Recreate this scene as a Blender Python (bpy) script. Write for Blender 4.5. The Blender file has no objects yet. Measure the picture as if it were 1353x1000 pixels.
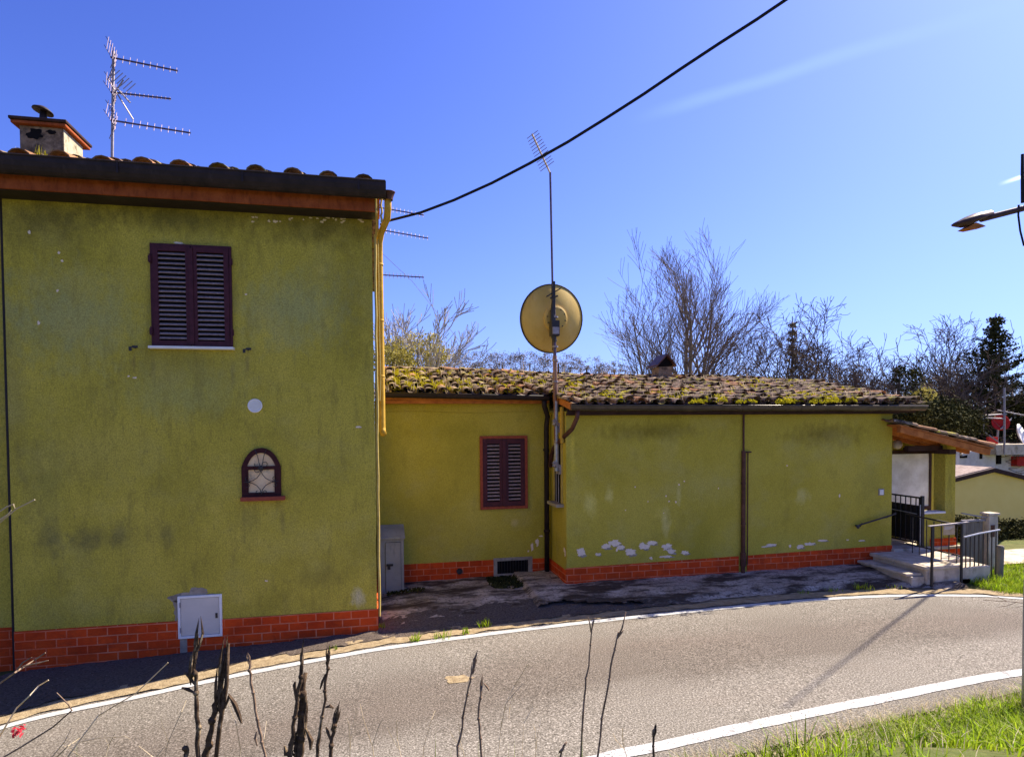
import bpy, math, random
from mathutils import Vector, Matrix, noise
random.seed(7)
RAD = math.radians
scene = bpy.context.scene
col = scene.collection
V = Vector

# ------------------------------------------------------------------ camera
FPX, YAW, PITCH, ROLL, CY = 850.0, 0.2102375, 0.02770718, -0.0076764, 583.41
CAM = V((0, 0, 2.6))
_c, _s = math.cos(YAW), math.sin(YAW)
_r, _f, _u = V((_c, -_s, 0)), V((_s, _c, 0)), V((0, 0, 1))
_f2 = _f * math.cos(PITCH) - _u * math.sin(PITCH)
_u2 = _u * math.cos(PITCH) + _f * math.sin(PITCH)
CR = _r * math.cos(ROLL) + _u2 * math.sin(ROLL)
CU = _u2 * math.cos(ROLL) - _r * math.sin(ROLL)
CF = _f2
def ray(x, y): return CR * ((x - 676.5) / FPX) - CU * ((y - CY) / FPX) + CF
def onv(x, y, v): d = ray(x, y); return CAM + d * (v / d.y)
def onu(x, y, u): d = ray(x, y); return CAM + d * (u / d.x)
def onz(x, y, z): d = ray(x, y); return CAM + d * ((z - CAM.z) / d.z)
cd = bpy.data.cameras.new('camera'); co = bpy.data.objects.new('camera', cd); col.objects.link(co)
co.matrix_world = Matrix(((CR.x, CU.x, -CF.x, CAM.x), (CR.y, CU.y, -CF.y, CAM.y), (CR.z, CU.z, -CF.z, CAM.z), (0, 0, 0, 1)))
cd.sensor_width = 36; cd.lens = 36 * FPX / 1353; cd.shift_y = (CY - 500) / 1353
cd.clip_start = 0.05; cd.clip_end = 3000
scene.camera = co

# ------------------------------------------------------------------ mesh builder
def world_loc(o):
    p = V((0, 0, 0))
    while o is not None:
        p += o.location; o = o.parent
    return p

class MB:
    def __init__(s): s.v = []; s.f = []; s.m = []; s.t = []
    def add(s, vs, fs, mi=0, t=None):
        b = len(s.v); s.v.extend([tuple(p) for p in vs])
        t = random.random() if t is None else t
        for f in fs:
            s.f.append([b + i for i in f]); s.m.append(mi); s.t.append(t)
        return s
    def quad(s, a, b, c, d, mi=0, t=None): return s.add([a, b, c, d], [(0, 1, 2, 3)], mi, t)
    def box(s, x0, x1, y0, y1, z0, z1, mi=0, t=None):
        vs = [(x, y, z) for z in (z0, z1) for y in (y0, y1) for x in (x0, x1)]
        return s.add(vs, [(0, 2, 3, 1), (4, 5, 7, 6), (0, 1, 5, 4), (2, 6, 7, 3), (0, 4, 6, 2), (1, 3, 7, 5)], mi, t)
    def obox(s, c, ax, ay, az, mi=0, t=None):
        c, ax, ay, az = V(c), V(ax) / 2, V(ay) / 2, V(az) / 2
        vs = [c + ax * i + ay * j + az * k for k in (-1, 1) for j in (-1, 1) for i in (-1, 1)]
        return s.add(vs, [(0, 2, 3, 1), (4, 5, 7, 6), (0, 1, 5, 4), (2, 6, 7, 3), (0, 4, 6, 2), (1, 3, 7, 5)], mi, t)
    def bar(s, a, b, w, h, mi=0, up=(0, 0, 1)):
        a, b = V(a), V(b); d = (b - a); n = d.normalized()
        x = n.cross(V(up))
        if x.length < 1e-4: x = n.cross(V((0, 1, 0)))
        x.normalize(); y = x.cross(n)
        return s.obox((a + b) / 2, x * w, d, y * h, mi)
    def tube(s, pts, rad, sides=8, mi=0, cap=True, t=None):
        pts = [V(p) for p in pts]; n = len(pts)
        if not hasattr(rad, '__len__'): rad = [rad] * n
        vs = []; ref = None
        for i, p in enumerate(pts):
            d = (pts[min(i + 1, n - 1)] - pts[max(i - 1, 0)])
            d = d.normalized() if d.length > 1e-9 else V((0, 0, 1))
            if ref is None:
                ref = V((0, 0, 1)).cross(d)
                if ref.length < .05: ref = V((1, 0, 0)).cross(d)
            x = ref - d * ref.dot(d)
            x = x.normalized() if x.length > 1e-6 else d.orthogonal().normalized()
            ref = x; y = d.cross(x)
            for k in range(sides):
                a = 2 * math.pi * k / sides
                vs.append(p + (x * math.cos(a) + y * math.sin(a)) * rad[i])
        fs = []
        for i in range(n - 1):
            for k in range(sides):
                k2 = (k + 1) % sides
                fs.append((i * sides + k, i * sides + k2, (i + 1) * sides + k2, (i + 1) * sides + k))
        if cap:
            fs.append(tuple(range(sides))[::-1]); fs.append(tuple((n - 1) * sides + k for k in range(sides)))
        return s.add(vs, fs, mi, t)
    def prism(s, poly, off, mi=0, t=None):
        off = V(off); n = len(poly); vs = [V(p) for p in poly] + [V(p) + off for p in poly]
        fs = [tuple(range(n))[::-1], tuple(range(n, 2 * n))] + [(i, (i + 1) % n, n + (i + 1) % n, n + i) for i in range(n)]
        return s.add(vs, fs, mi, t)
    def lathe(s, c, axis, prof, sides=24, mi=0):
        c = V(c); ax = V(axis).normalized(); x = ax.orthogonal().normalized(); y = ax.cross(x); vs = []
        for r, h in prof:
            for k in range(sides):
                a = 2 * math.pi * k / sides
                vs.append(c + ax * h + (x * math.cos(a) + y * math.sin(a)) * r)
        fs = []
        for i in range(len(prof) - 1):
            for k in range(sides):
                k2 = (k + 1) % sides
                fs.append((i * sides + k, i * sides + k2, (i + 1) * sides + k2, (i + 1) * sides + k))
        return s.add(vs, fs, mi)
    def build(s, name, mats, parent=None, smooth=False, bevel=0, label=None):
        me = bpy.data.meshes.new(name); o = bpy.data.objects.new(name, me); col.objects.link(o)
        w = world_loc(parent) if parent else V((0, 0, 0))
        me.from_pydata([(p[0] - w.x, p[1] - w.y, p[2] - w.z) for p in s.v], [], s.f)
        for m in (mats if isinstance(mats, (list, tuple)) else [mats]): me.materials.append(m)
        me.polygons.foreach_set('material_index', s.m)
        at = me.attributes.new('tint', 'FLOAT', 'FACE'); at.data.foreach_set('value', s.t)
        uv = me.uv_layers.new(name='UVMap'); buf = [0.0] * (2 * len(me.loops))
        for p in me.polygons:
            n = p.normal; a = (abs(n.x), abs(n.y), abs(n.z)); k = a.index(max(a))
            for li in p.loop_indices:
                q = s.v[me.loops[li].vertex_index]
                buf[2 * li], buf[2 * li + 1] = ((q[1], q[2]), (q[0], q[2]), (q[0], q[1]))[k]
        uv.data.foreach_set('uv', buf)
        if smooth: me.polygons.foreach_set('use_smooth', [True] * len(me.polygons))
        me.update()
        if bevel:
            b = o.modifiers.new('bevel', 'BEVEL'); b.width = bevel; b.segments = 2; b.limit_method = 'ANGLE'
        if parent: o.parent = parent
        if label: o['label'] = label
        return o

def tag(o, label, cat, group=None, kind=None):
    if label: o['label'] = label
    if cat: o['category'] = cat
    if group: o['group'] = group
    if kind: o['kind'] = kind
    return o
def thing(name, loc, label, cat, group=None):
    o = bpy.data.objects.new(name, None); col.objects.link(o); o.location = loc
    return tag(o, label, cat, group)
def sstep(a, b, x):
    t = max(0.0, min(1.0, (x - a) / (b - a))); return t * t * (3 - 2 * t)
def interp(pts, x):
    if x <= pts[0][0]: return pts[0][1] + (x - pts[0][0]) * (pts[1][1] - pts[0][1]) / (pts[1][0] - pts[0][0])
    for i in range(len(pts) - 1):
        if x <= pts[i + 1][0]:
            p0 = pts[max(i - 1, 0)]; p1 = pts[i]; p2 = pts[i + 1]; p3 = pts[min(i + 2, len(pts) - 1)]
            h = p2[0] - p1[0]; t = (x - p1[0]) / h
            m1 = (p2[1] - p0[1]) / (p2[0] - p0[0]); m2 = (p3[1] - p1[1]) / (p3[0] - p1[0])
            return ((2*t**3 - 3*t*t + 1) * p1[1] + (t**3 - 2*t*t + t) * h * m1 + (-2*t**3 + 3*t*t) * p2[1] + (t**3 - t*t) * h * m2)
    a, b = pts[-2], pts[-1]
    return b[1] + (x - b[0]) * (b[1] - a[1]) / (b[0] - a[0])

# ------------------------------------------------------------------ materials
def pmat(name, stops, scale=6, rough=.85, bump=.15, bscale=60, stretch=(1, 1, 1), layers=(), metal=0, spec=.12, detail=6, brick=None, tint=0, coat=0, trans=0, bdist=.01, across=None, spots=(), grain=None):
    m = bpy.data.materials.new(name); m.use_nodes = True; nt = m.node_tree; N = nt.nodes; L = nt.links
    bs = N['Principled BSDF']; bs.inputs['Roughness'].default_value = rough; bs.inputs['Metallic'].default_value = metal
    bs.inputs['Specular IOR Level'].default_value = spec; bs.inputs['Coat Weight'].default_value = coat
    geo = N.new('ShaderNodeNewGeometry')
    def vec(st):
        mp = N.new('ShaderNodeMapping'); mp.inputs['Scale'].default_value = st
        L.new(geo.outputs['Position'], mp.inputs['Vector']); return mp.outputs['Vector']
    def nz(sc, st=(1, 1, 1), det=6, ro=.6):
        n = N.new('ShaderNodeTexNoise'); n.inputs['Scale'].default_value = sc; n.inputs['Detail'].default_value = det
        n.inputs['Roughness'].default_value = ro; L.new(vec(st), n.inputs['Vector']); return n.outputs['Fac']
    def ramp(src, st):
        r = N.new('ShaderNodeValToRGB'); e = r.color_ramp.elements
        while len(e) < len(st): e.new(.5)
        for i, (p, c) in enumerate(st):
            e[i].position = p; e[i].color = (*c, 1) if len(c) == 3 else c
        L.new(src, r.inputs['Fac']); return r.outputs['Color']
    def mix(fac, a, b, mode='MIX'):
        x = N.new('ShaderNodeMix'); x.data_type = 'RGBA'; x.blend_type = mode
        if isinstance(fac, float): x.inputs[0].default_value = fac
        else: L.new(fac, x.inputs[0])
        for k, q in ((6, a), (7, b)):
            if isinstance(q, tuple): x.inputs[k].default_value = (*q, 1)
            else: L.new(q, x.inputs[k])
        return x.outputs[2]
    c = ramp(nz(scale, stretch, detail), stops)
    hgt = nz(bscale, (1, 1, 1), 5)
    if brick:
        bt = N.new('ShaderNodeTexBrick'); uvn = N.new('ShaderNodeUVMap')
        mp = N.new('ShaderNodeMapping'); L.new(uvn.outputs['UV'], mp.inputs['Vector'])
        mp.inputs['Location'].default_value = (brick.get('ox', 0), brick.get('oy', 0), 0)
        L.new(mp.outputs['Vector'], bt.inputs['Vector'])
        bt.inputs['Scale'].default_value = 1; bt.inputs['Brick Width'].default_value = brick['w']; bt.inputs['Row Height'].default_value = brick['h']
        bt.inputs['Mortar Size'].default_value = brick['m']; bt.inputs['Mortar Smooth'].default_value = .3
        bt.inputs['Color1'].default_value = (1, 1, 1, 1); bt.inputs['Color2'].default_value = (*[brick.get('var', .7)] * 3, 1)
        bt.inputs['Mortar'].default_value = (1, 1, 1, 1); bt.inputs['Bias'].default_value = -.2
        c = mix(1.0, c, bt.outputs['Color'], 'MULTIPLY')
        mm = N.new('ShaderNodeMath'); mm.operation = 'MULTIPLY'; L.new(bt.outputs['Fac'], mm.inputs[0]); L.new(ramp(nz(3.0, (1, 1, 1), 4), [(.35, (.22,) * 3), (.65, (.95,) * 3)]), mm.inputs[1])
        c = mix(mm.outputs[0], c, brick['mc'])
        sub = N.new('ShaderNodeMath'); sub.operation = 'MULTIPLY_ADD'; L.new(bt.outputs['Fac'], sub.inputs[0]); sub.inputs[1].default_value = -.8; L.new(hgt, sub.inputs[2]); hgt = sub.outputs[0]
    if tint:
        at = N.new('ShaderNodeAttribute'); at.attribute_name = 'tint'
        c = mix(1.0, c, ramp(at.outputs['Fac'], [(0, (1 - tint,) * 3), (1, (1 + tint,) * 3)]), 'MULTIPLY')
    if across:
        at = N.new('ShaderNodeAttribute'); at.attribute_name = 'across'
        ad = N.new('ShaderNodeMath'); ad.operation = 'MULTIPLY_ADD'; L.new(nz(1.1, (.5, 1, 1), 5), ad.inputs[0]); ad.inputs[1].default_value = .34; L.new(at.outputs['Fac'], ad.inputs[2])
        sb = N.new('ShaderNodeMath'); sb.operation = 'SUBTRACT'; L.new(ad.outputs[0], sb.inputs[0]); sb.inputs[1].default_value = .17
        c = mix(1.0, c, ramp(sb.outputs[0], across), 'MULTIPLY')
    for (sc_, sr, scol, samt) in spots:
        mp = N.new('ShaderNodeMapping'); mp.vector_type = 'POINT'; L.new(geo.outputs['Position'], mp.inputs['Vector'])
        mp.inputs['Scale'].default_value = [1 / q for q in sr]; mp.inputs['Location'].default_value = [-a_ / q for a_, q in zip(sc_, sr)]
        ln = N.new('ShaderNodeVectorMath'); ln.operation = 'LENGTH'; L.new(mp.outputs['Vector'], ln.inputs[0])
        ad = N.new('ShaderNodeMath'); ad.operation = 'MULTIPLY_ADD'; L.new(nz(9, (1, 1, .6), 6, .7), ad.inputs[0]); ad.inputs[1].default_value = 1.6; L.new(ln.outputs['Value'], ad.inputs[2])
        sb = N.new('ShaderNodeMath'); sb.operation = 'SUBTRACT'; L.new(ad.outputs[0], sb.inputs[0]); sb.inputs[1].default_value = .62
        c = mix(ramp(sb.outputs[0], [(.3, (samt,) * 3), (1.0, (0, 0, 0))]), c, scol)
    for (lc, ls, lo, hi, lst, amt) in layers:
        k = ramp(nz(ls, lst, 8, .65), [(lo, (0, 0, 0)), (hi, (amt,) * 3)])
        c = mix(k, c, lc)
    if grain:
        c = mix(1.0, c, ramp(nz(grain[0], (1, 1, .8), 3, .7), [(.3, (1 - grain[1],) * 3), (.7, (1 + grain[1],) * 3)]), 'MULTIPLY')
    L.new(c, bs.inputs['Base Color'])
    if bump:
        b = N.new('ShaderNodeBump'); b.inputs['Strength'].default_value = bump; b.inputs['Distance'].default_value = bdist
        L.new(hgt, b.inputs['Height']); L.new(b.outputs['Normal'], bs.inputs['Normal'])
    if trans:
        out = N['Material Output']; tr = N.new('ShaderNodeBsdfTranslucent'); L.new(c, tr.inputs['Color'])
        ms = N.new('ShaderNodeMixShader'); ms.inputs[0].default_value = trans
        L.new(bs.outputs[0], ms.inputs[1]); L.new(tr.outputs[0], ms.inputs[2]); L.new(ms.outputs[0], out.inputs['Surface'])
    return m

G1, G2, G3 = (.37, .30, .040), (.475, .38, .050), (.555, .44, .066)
M = {}
def wp(x, y, v): return tuple(onv(x, y, v))
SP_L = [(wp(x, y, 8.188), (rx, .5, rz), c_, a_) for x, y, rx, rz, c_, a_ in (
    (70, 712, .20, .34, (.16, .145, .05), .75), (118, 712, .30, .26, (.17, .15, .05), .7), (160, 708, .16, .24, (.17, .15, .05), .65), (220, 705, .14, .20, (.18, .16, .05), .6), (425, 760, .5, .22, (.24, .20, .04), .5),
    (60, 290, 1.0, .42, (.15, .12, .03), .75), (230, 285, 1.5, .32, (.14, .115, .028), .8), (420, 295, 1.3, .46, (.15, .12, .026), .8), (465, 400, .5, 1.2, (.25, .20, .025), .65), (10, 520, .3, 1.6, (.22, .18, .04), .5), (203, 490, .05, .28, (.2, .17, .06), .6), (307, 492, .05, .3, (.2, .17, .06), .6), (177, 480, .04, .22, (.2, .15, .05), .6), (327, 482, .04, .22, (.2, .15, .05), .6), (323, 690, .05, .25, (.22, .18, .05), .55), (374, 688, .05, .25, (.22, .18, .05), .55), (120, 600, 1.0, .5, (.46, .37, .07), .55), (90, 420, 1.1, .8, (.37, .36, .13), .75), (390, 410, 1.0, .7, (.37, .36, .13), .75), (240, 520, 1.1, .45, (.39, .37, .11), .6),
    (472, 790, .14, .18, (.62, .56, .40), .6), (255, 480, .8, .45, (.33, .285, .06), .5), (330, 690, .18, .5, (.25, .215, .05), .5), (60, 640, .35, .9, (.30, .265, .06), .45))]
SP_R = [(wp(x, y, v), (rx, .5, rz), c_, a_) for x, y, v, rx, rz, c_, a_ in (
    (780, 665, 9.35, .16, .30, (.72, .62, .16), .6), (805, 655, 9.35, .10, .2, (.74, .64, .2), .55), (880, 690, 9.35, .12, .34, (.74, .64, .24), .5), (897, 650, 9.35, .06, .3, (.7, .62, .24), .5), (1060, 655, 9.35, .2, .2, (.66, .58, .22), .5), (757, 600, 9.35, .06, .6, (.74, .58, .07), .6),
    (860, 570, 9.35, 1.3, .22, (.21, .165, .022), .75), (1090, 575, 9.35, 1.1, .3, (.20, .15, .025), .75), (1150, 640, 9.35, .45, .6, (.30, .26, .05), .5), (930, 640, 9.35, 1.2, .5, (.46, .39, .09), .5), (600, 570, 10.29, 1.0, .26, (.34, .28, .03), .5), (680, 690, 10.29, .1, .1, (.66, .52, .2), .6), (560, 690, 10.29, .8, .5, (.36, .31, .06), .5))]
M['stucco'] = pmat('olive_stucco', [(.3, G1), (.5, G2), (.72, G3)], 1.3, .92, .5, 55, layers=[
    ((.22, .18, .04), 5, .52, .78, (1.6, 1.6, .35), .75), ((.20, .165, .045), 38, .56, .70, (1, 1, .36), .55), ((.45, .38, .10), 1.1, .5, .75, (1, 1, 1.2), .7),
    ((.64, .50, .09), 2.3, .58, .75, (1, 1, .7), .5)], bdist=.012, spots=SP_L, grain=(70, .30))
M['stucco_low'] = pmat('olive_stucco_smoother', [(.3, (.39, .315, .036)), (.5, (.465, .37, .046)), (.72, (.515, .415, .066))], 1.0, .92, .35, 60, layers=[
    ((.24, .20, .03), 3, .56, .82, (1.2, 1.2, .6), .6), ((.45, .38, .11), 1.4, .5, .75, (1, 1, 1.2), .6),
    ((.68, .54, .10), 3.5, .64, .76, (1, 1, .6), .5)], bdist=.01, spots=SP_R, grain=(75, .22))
M['plaster'] = pmat('bare_white_plaster', [(.3, (.74, .58, .40)), (.7, (.90, .75, .54))], 25, .95, .4)
M['cement'] = pmat('grey_cement', [(.3, (.26, .21, .15)), (.7, (.42, .36, .27))], 9, .95, .4, layers=[((.07, .065, .06), 14, .55, .75, (1, 1, 1), .7)])
M['brickband'] = pmat('red_tile_band', [(.3, (.56, .050, .008)), (.7, (.80, .095, .013))], 3.5, .75, .4, 40, brick=dict(w=.21, h=.098, m=.0075, mc=(.72, .26, .13), var=.66, oy=.0),
    layers=[((.24, .035, .012), 4, .5, .75, (1, 1, 1.5), .6), ((.60, .30, .20), 2.2, .66, .8, (1, 1, 1), .5), ((.2, .03, .012), 16, .62, .74, (1, 1, 1), .5)])
M['maroon'] = pmat('maroon_paint', [(.3, (.050, .010, .015)), (.7, (.088, .020, .026))], 14, .5, .15, 80, spec=.2)
M['slat'] = pmat('faded_sky_sheen_slat_paint', [(.3, (.24, .165, .15)), (.7, (.40, .29, .26))], 25, .55, .15, 80, spec=.3)  # sky reflection on the slats put into the colour, along with fading
M['darkslot'] = pmat('dark_gap', [(.3, (.006, .005, .005)), (.7, (.012, .01, .01))], 5, .9, 0)
M['redframe'] = pmat('red_brown_frame', [(.3, (.24, .05, .026)), (.7, (.38, .09, .045))], 20, .7, .2)
M['archpaint'] = pmat('dark_red_wood', [(.3, (.035, .010, .010)), (.7, (.075, .020, .018))], 25, .6, .2)
M['marble'] = pmat('pale_marble', [(.3, (.74, .70, .61)), (.7, (.86, .82, .74))], 8, .5, .1)
M['whiteplastic'] = pmat('white_plastic', [(.3, (.80, .76, .68)), (.7, (.88, .84, .76))], 20, .45, .05)
M['meter'] = pmat('pale_grey_metal', [(.3, (.60, .54, .44)), (.7, (.70, .63, .52))], 3, .5, .05, layers=[((.55, .50, .42), 5, .5, .75, (1, 1, 2), .5)])
M['cabinet'] = pmat('grey_cabinet', [(.3, (.27, .25, .21)), (.7, (.38, .35, .30))], 4, .6, .1, layers=[((.09, .08, .07), 6, .55, .8, (2, 2, .4), .6)])
M['iron'] = pmat('black_iron', [(.3, (.012, .010, .010)), (.7, (.03, .022, .02))], 20, .55, .2, spec=.5, layers=[((.08, .035, .02), 18, .58, .72, (1, 1, 1), .6)])
M['darkgutter'] = pmat('dark_brown_gutter', [(.3, (.014, .009, .009)), (.7, (.035, .021, .020))], 6, .6, .2, spec=.25, layers=[((.09, .06, .055), 9, .55, .8, (1, 1, .4), .5)])
M['lowgutter'] = pmat('bronze_gutter', [(.3, (.05, .038, .03)), (.7, (.11, .085, .065))], 5, .42, .1, metal=.35, spec=.5)
M['board'] = pmat('rust_red_board', [(.3, (.24, .05, .014)), (.7, (.40, .10, .028))], 5, .8, .35, 50, stretch=(1.5, 1, 1), layers=[((.06, .02, .01), 6, .5, .75, (3, 1, 1), .7), ((.34, .12, .05), 7, .6, .8, (3, 1, 2), .6)])
M['rafter'] = pmat('orange_brown_timber', [(.3, (.34, .10, .024)), (.7, (.56, .20, .05))], 8, .75, .3, 50, layers=[((.07, .025, .012), 10, .55, .75, (1, 3, 3), .7)])
M['yellowpipe'] = pmat('ochre_pipe_paint', [(.3, (.42, .24, .025)), (.7, (.58, .35, .05))], 10, .55, .15, layers=[((.20, .10, .02), 12, .58, .78, (1, 1, .4), .7)])
M['cream'] = pmat('cream_conduit', [(.3, (.42, .30, .07)), (.7, (.54, .41, .13))], 15, .6, .15)
M['copper'] = pmat('brown_copper', [(.3, (.07, .032, .024)), (.7, (.15, .07, .05))], 9, .5, .15, metal=.4)
M['steel'] = pmat('galvanised_steel', [(.3, (.30, .30, .32)), (.7, (.44, .44, .46))], 20, .45, .1, metal=.5, layers=[((.16, .07, .04), 14, .6, .75, (1, 1, .6), .7)])
M['rustpole'] = pmat('rusty_mast', [(.3, (.14, .055, .03)), (.7, (.32, .19, .13))], 6, .7, .25, stretch=(1, 1, .5))
M['alu'] = pmat('dull_aluminium', [(.3, (.24, .21, .22)), (.7, (.38, .34, .34))], 20, .55, .05, metal=.3)
M['antenna'] = pmat('weathered_antenna_metal', [(.3, (.07, .05, .08)), (.7, (.16, .12, .16))], 20, .5, .05, metal=.4)
M['dish'] = pmat('ochre_dish_back', [(.3, (.54, .34, .07)), (.7, (.64, .44, .13))], 2.2, .6, .1, layers=[((.40, .20, .04), 7, .55, .8, (2, 2, .4), .6), ((.66, .48, .24), 3, .55, .8, (1, 1, 1), .5)])
M['dishrim'] = pmat('dish_rim', [(.3, (.03, .026, .024)), (.7, (.06, .05, .045))], 10, .6, .1)
M['tile'] = pmat('weathered_roof_tile', [(.25, (.09, .058, .040)), (.5, (.22, .145, .098)), (.75, (.42, .32, .22))], 7, .95, .6, 60, tint=.45, layers=[
    ((.035, .028, .022), 11, .46, .62, (1, 1, 1), .9), ((.52, .46, .33), 22, .58, .7, (1, 1, 1), .7), ((.42, .37, .035), 4.0, .53, .66, (1, 1, 1), .85)], bdist=.015)
M['tile_up'] = pmat('orange_roof_tile', [(.3, (.20, .085, .04)), (.7, (.46, .25, .12))], 9, .9, .5, 60, tint=.35, layers=[((.05, .045, .035), 14, .52, .72, (1, 1, 1), .8)])
M['moss'] = pmat('yellow_green_moss', [(.3, (.34, .31, .010)), (.7, (.58, .50, .03))], 30, .9, .3, 90, tint=.4, trans=.25)  # bright yellow-green is the moss's own colour
M['straw'] = pmat('dry_straw', [(.3, (.50, .40, .24)), (.7, (.74, .62, .42))], 30, .8, 0, tint=.3, trans=.3)
M['road'] = pmat('worn_asphalt', [(.28, (.03, .027, .021)), (.42, (.11, .097, .079)), (.56, (.19, .169, .140)), (.72, (.42, .38, .325))], 66, .9, .7, 110, detail=3, layers=[
    ((.19, .145, .115), .8, .5, .75, (.35, 1, 1), .3), ((.04, .037, .036), 170, .62, .68, (1, 1, 1), .8), ((.66, .60, .53), 130, .62, .68, (1, 1, 1), .8), ((.07, .06, .05), 1.3, .66, .74, (.25, 1, 1), .35)], bdist=.008, across=[(0, (.85,) * 3), (.14, (1.25, 1.25, 1.24)), (.30, (1.22, 1.21, 1.2)), (.45, (.82, .77, .74)), (.62, (.86, .80, .77)), (.78, (1.06, 1.04, 1.02)), (.9, (1.2, 1.19, 1.18)), (1, (1.0, .97, .94))])
M['line'] = pmat('road_line_paint', [(.3, (.42, .41, .385)), (.7, (.56, .55, .52))], 9, .8, .5, 110, layers=[((.17, .155, .14), 55, .56, .64, (1, 1, 1), .85), ((.30, .28, .26), 4, .5, .7, (1, 1, 1), .55), ((.14, .125, .115), 9, .62, .70, (1, 1, 1), .7)], bdist=.005)
M['line_worn'] = pmat('worn_road_line_paint', [(.3, (.44, .43, .41)), (.7, (.60, .59, .57))], 9, .8, .5, 110, layers=[((.18, .165, .15), 50, .52, .60, (1, 1, 1), .9), ((.18, .165, .15), 7, .58, .68, (1, 1, 1), .8)], bdist=.005)
M['apron'] = pmat('dirty_concrete_apron', [(.25, (.28, .215, .155)), (.5, (.46, .37, .28)), (.75, (.62, .52, .41))], 3.2, .95, .8, 45, layers=[
    ((.05, .032, .02), 1.5, .46, .56, (.6, 1.5, 1), .94), ((.10, .075, .055), 26, .52, .62, (1, 1, 1), .85), ((.70, .60, .48), 4.5, .62, .74, (.3, 1.8, 1), .6), ((.045, .032, .022), 6, .52, .62, (.45, 1.7, 1), .8)], bdist=.03)
M['gravel'] = pmat('dark_gravel_strip', [(.3, (.06, .044, .034)), (.7, (.18, .14, .11))], 45, .95, .9, 60, layers=[((.45, .40, .35), 60, .62, .7, (1, 1, 1), .8)], bdist=.03)
M['sand'] = pmat('sandy_verge', [(.25, (.20, .14, .075)), (.75, (.44, .34, .20))], 14, .95, .7, 60, layers=[((.09, .07, .05), 30, .58, .7, (1, 1, 1), .7)], bdist=.02)
M['earth'] = pmat('earth', [(.3, (.07, .075, .02)), (.7, (.15, .15, .04))], 4, .95, .6, 30, layers=[((.07, .10, .02), 1.5, .45, .65, (1, 1, 1), .8)], bdist=.04)
M['grass'] = pmat('bright_grass', [(.25, (.10, .20, .006)), (.5, (.24, .34, .012)), (.75, (.42, .46, .03))], 6, .7, 0, tint=.65, trans=.4)
M['yellowwall'] = pmat('ochre_cream_render', [(.3, (.86, .61, .17)), (.7, (.92, .68, .22))], 2, .9, .2)
M['whitewall'] = pmat('whitewash', [(.3, (.52, .48, .45)), (.7, (.70, .66, .63))], 3, .9, .2, layers=[((.36, .26, .24), 5, .55, .75, (1, 1, 1), .6)])
M['paleroof'] = pmat('faded_pink_roof', [(.3, (.24, .17, .14)), (.7, (.42, .33, .28))], 6, .9, .4, layers=[((.12, .09, .07), 9, .5, .7, (1, 1, 1), .7)])
M['redpaint'] = pmat('red_paint', [(.3, (.34, .012, .012)), (.7, (.46, .03, .02))], 6, .6, .1)
M['darktrim'] = pmat('dark_brown_trim', [(.3, (.035, .018, .014)), (.7, (.07, .035, .026))], 8, .7, .1)
M['concrete_w'] = pmat('pale_concrete', [(.3, (.40, .33, .24)), (.7, (.62, .53, .41))], 6, .9, .5, layers=[((.16, .115, .06), 4, .52, .70, (1, 1, .6), .8)])
M['sheet'] = pmat('mottled_white_sheet', [(.35, (.66, .62, .54)), (.65, (.90, .87, .80))], 4.5, .5, .2, 12)
M['wood'] = pmat('grey_wood', [(.3, (.13, .11, .085)), (.7, (.28, .24, .19))], 10, .9, .4, stretch=(1, 1, .2))
M['signface'] = pmat('sign_face', [(.3, (.42, .30, .16)), (.7, (.56, .42, .25))], 14, .6, .05)
M['bark'] = pmat('pale_bark', [(.3, (.13, .09, .068)), (.7, (.30, .23, .175))], 8, .95, .4, layers=[((.05, .04, .035), 6, .55, .7, (1, 1, .4), .7)])
M['bark_d'] = pmat('dark_bark', [(.3, (.08, .055, .038)), (.7, (.18, .13, .095))], 8, .95, .3)
M['twig_l'] = pmat('pale_twigs', [(.3, (.30, .25, .19)), (.7, (.48, .42, .33))], 4, .9, 0)
M['needle'] = pmat('conifer_needles', [(.3, (.028, .032, .010)), (.7, (.085, .082, .026))], 3, .9, 0, tint=.6, spec=.05)
M['ivy'] = pmat('dark_evergreen_leaves', [(.3, (.03, .032, .010)), (.7, (.09, .082, .022))], 2, .9, 0, tint=.6, spec=.05)
M['yleaf'] = pmat('yellow_green_leaves', [(.3, (.26, .22, .035)), (.7, (.52, .44, .12))], 2, .8, 0, tint=.5, trans=.3)
M['brownleaf'] = pmat('dry_brown_scrub', [(.3, (.15, .11, .07)), (.7, (.32, .25, .17))], 2, .9, 0, tint=.5)
M['stalk'] = pmat('blackened_dead_stalk', [(.3, (.03, .018, .011)), (.7, (.13, .085, .05))], 60, .9, .4, 200, layers=[((.40, .30, .18), 45, .56, .66, (1, 1, .4), .7)])
M['stalk_b'] = pmat('brown_dead_stalk', [(.3, (.12, .075, .045)), (.7, (.34, .23, .15))], 50, .9, .3, 200)
M['cable'] = pmat('black_cable', [(.3, (.012, .010, .012)), (.7, (.025, .022, .024))], 10, .6, 0)
M['lampmetal'] = pmat('brown_lamp_metal', [(.3, (.05, .026, .028)), (.7, (.11, .06, .055))], 9, .5, .1, metal=.2)
M['berry'] = pmat('red_bud', [(.3, (.6, .03, .05)), (.7, (.75, .08, .10))], 40, .5, .1, trans=.2)
def glass_mat():
    m = pmat('warm_lit_pane_glass', [(.35, (.78, .50, .24)), (.65, (.90, .66, .36))], 5, .3, 0, spec=.4, layers=[((.26, .22, .15), 7, .54, .66, (1, 1, 1), .7)])  # warm interior light put into the pane's cream colour
    return m
M['glass'] = glass_mat()
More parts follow.
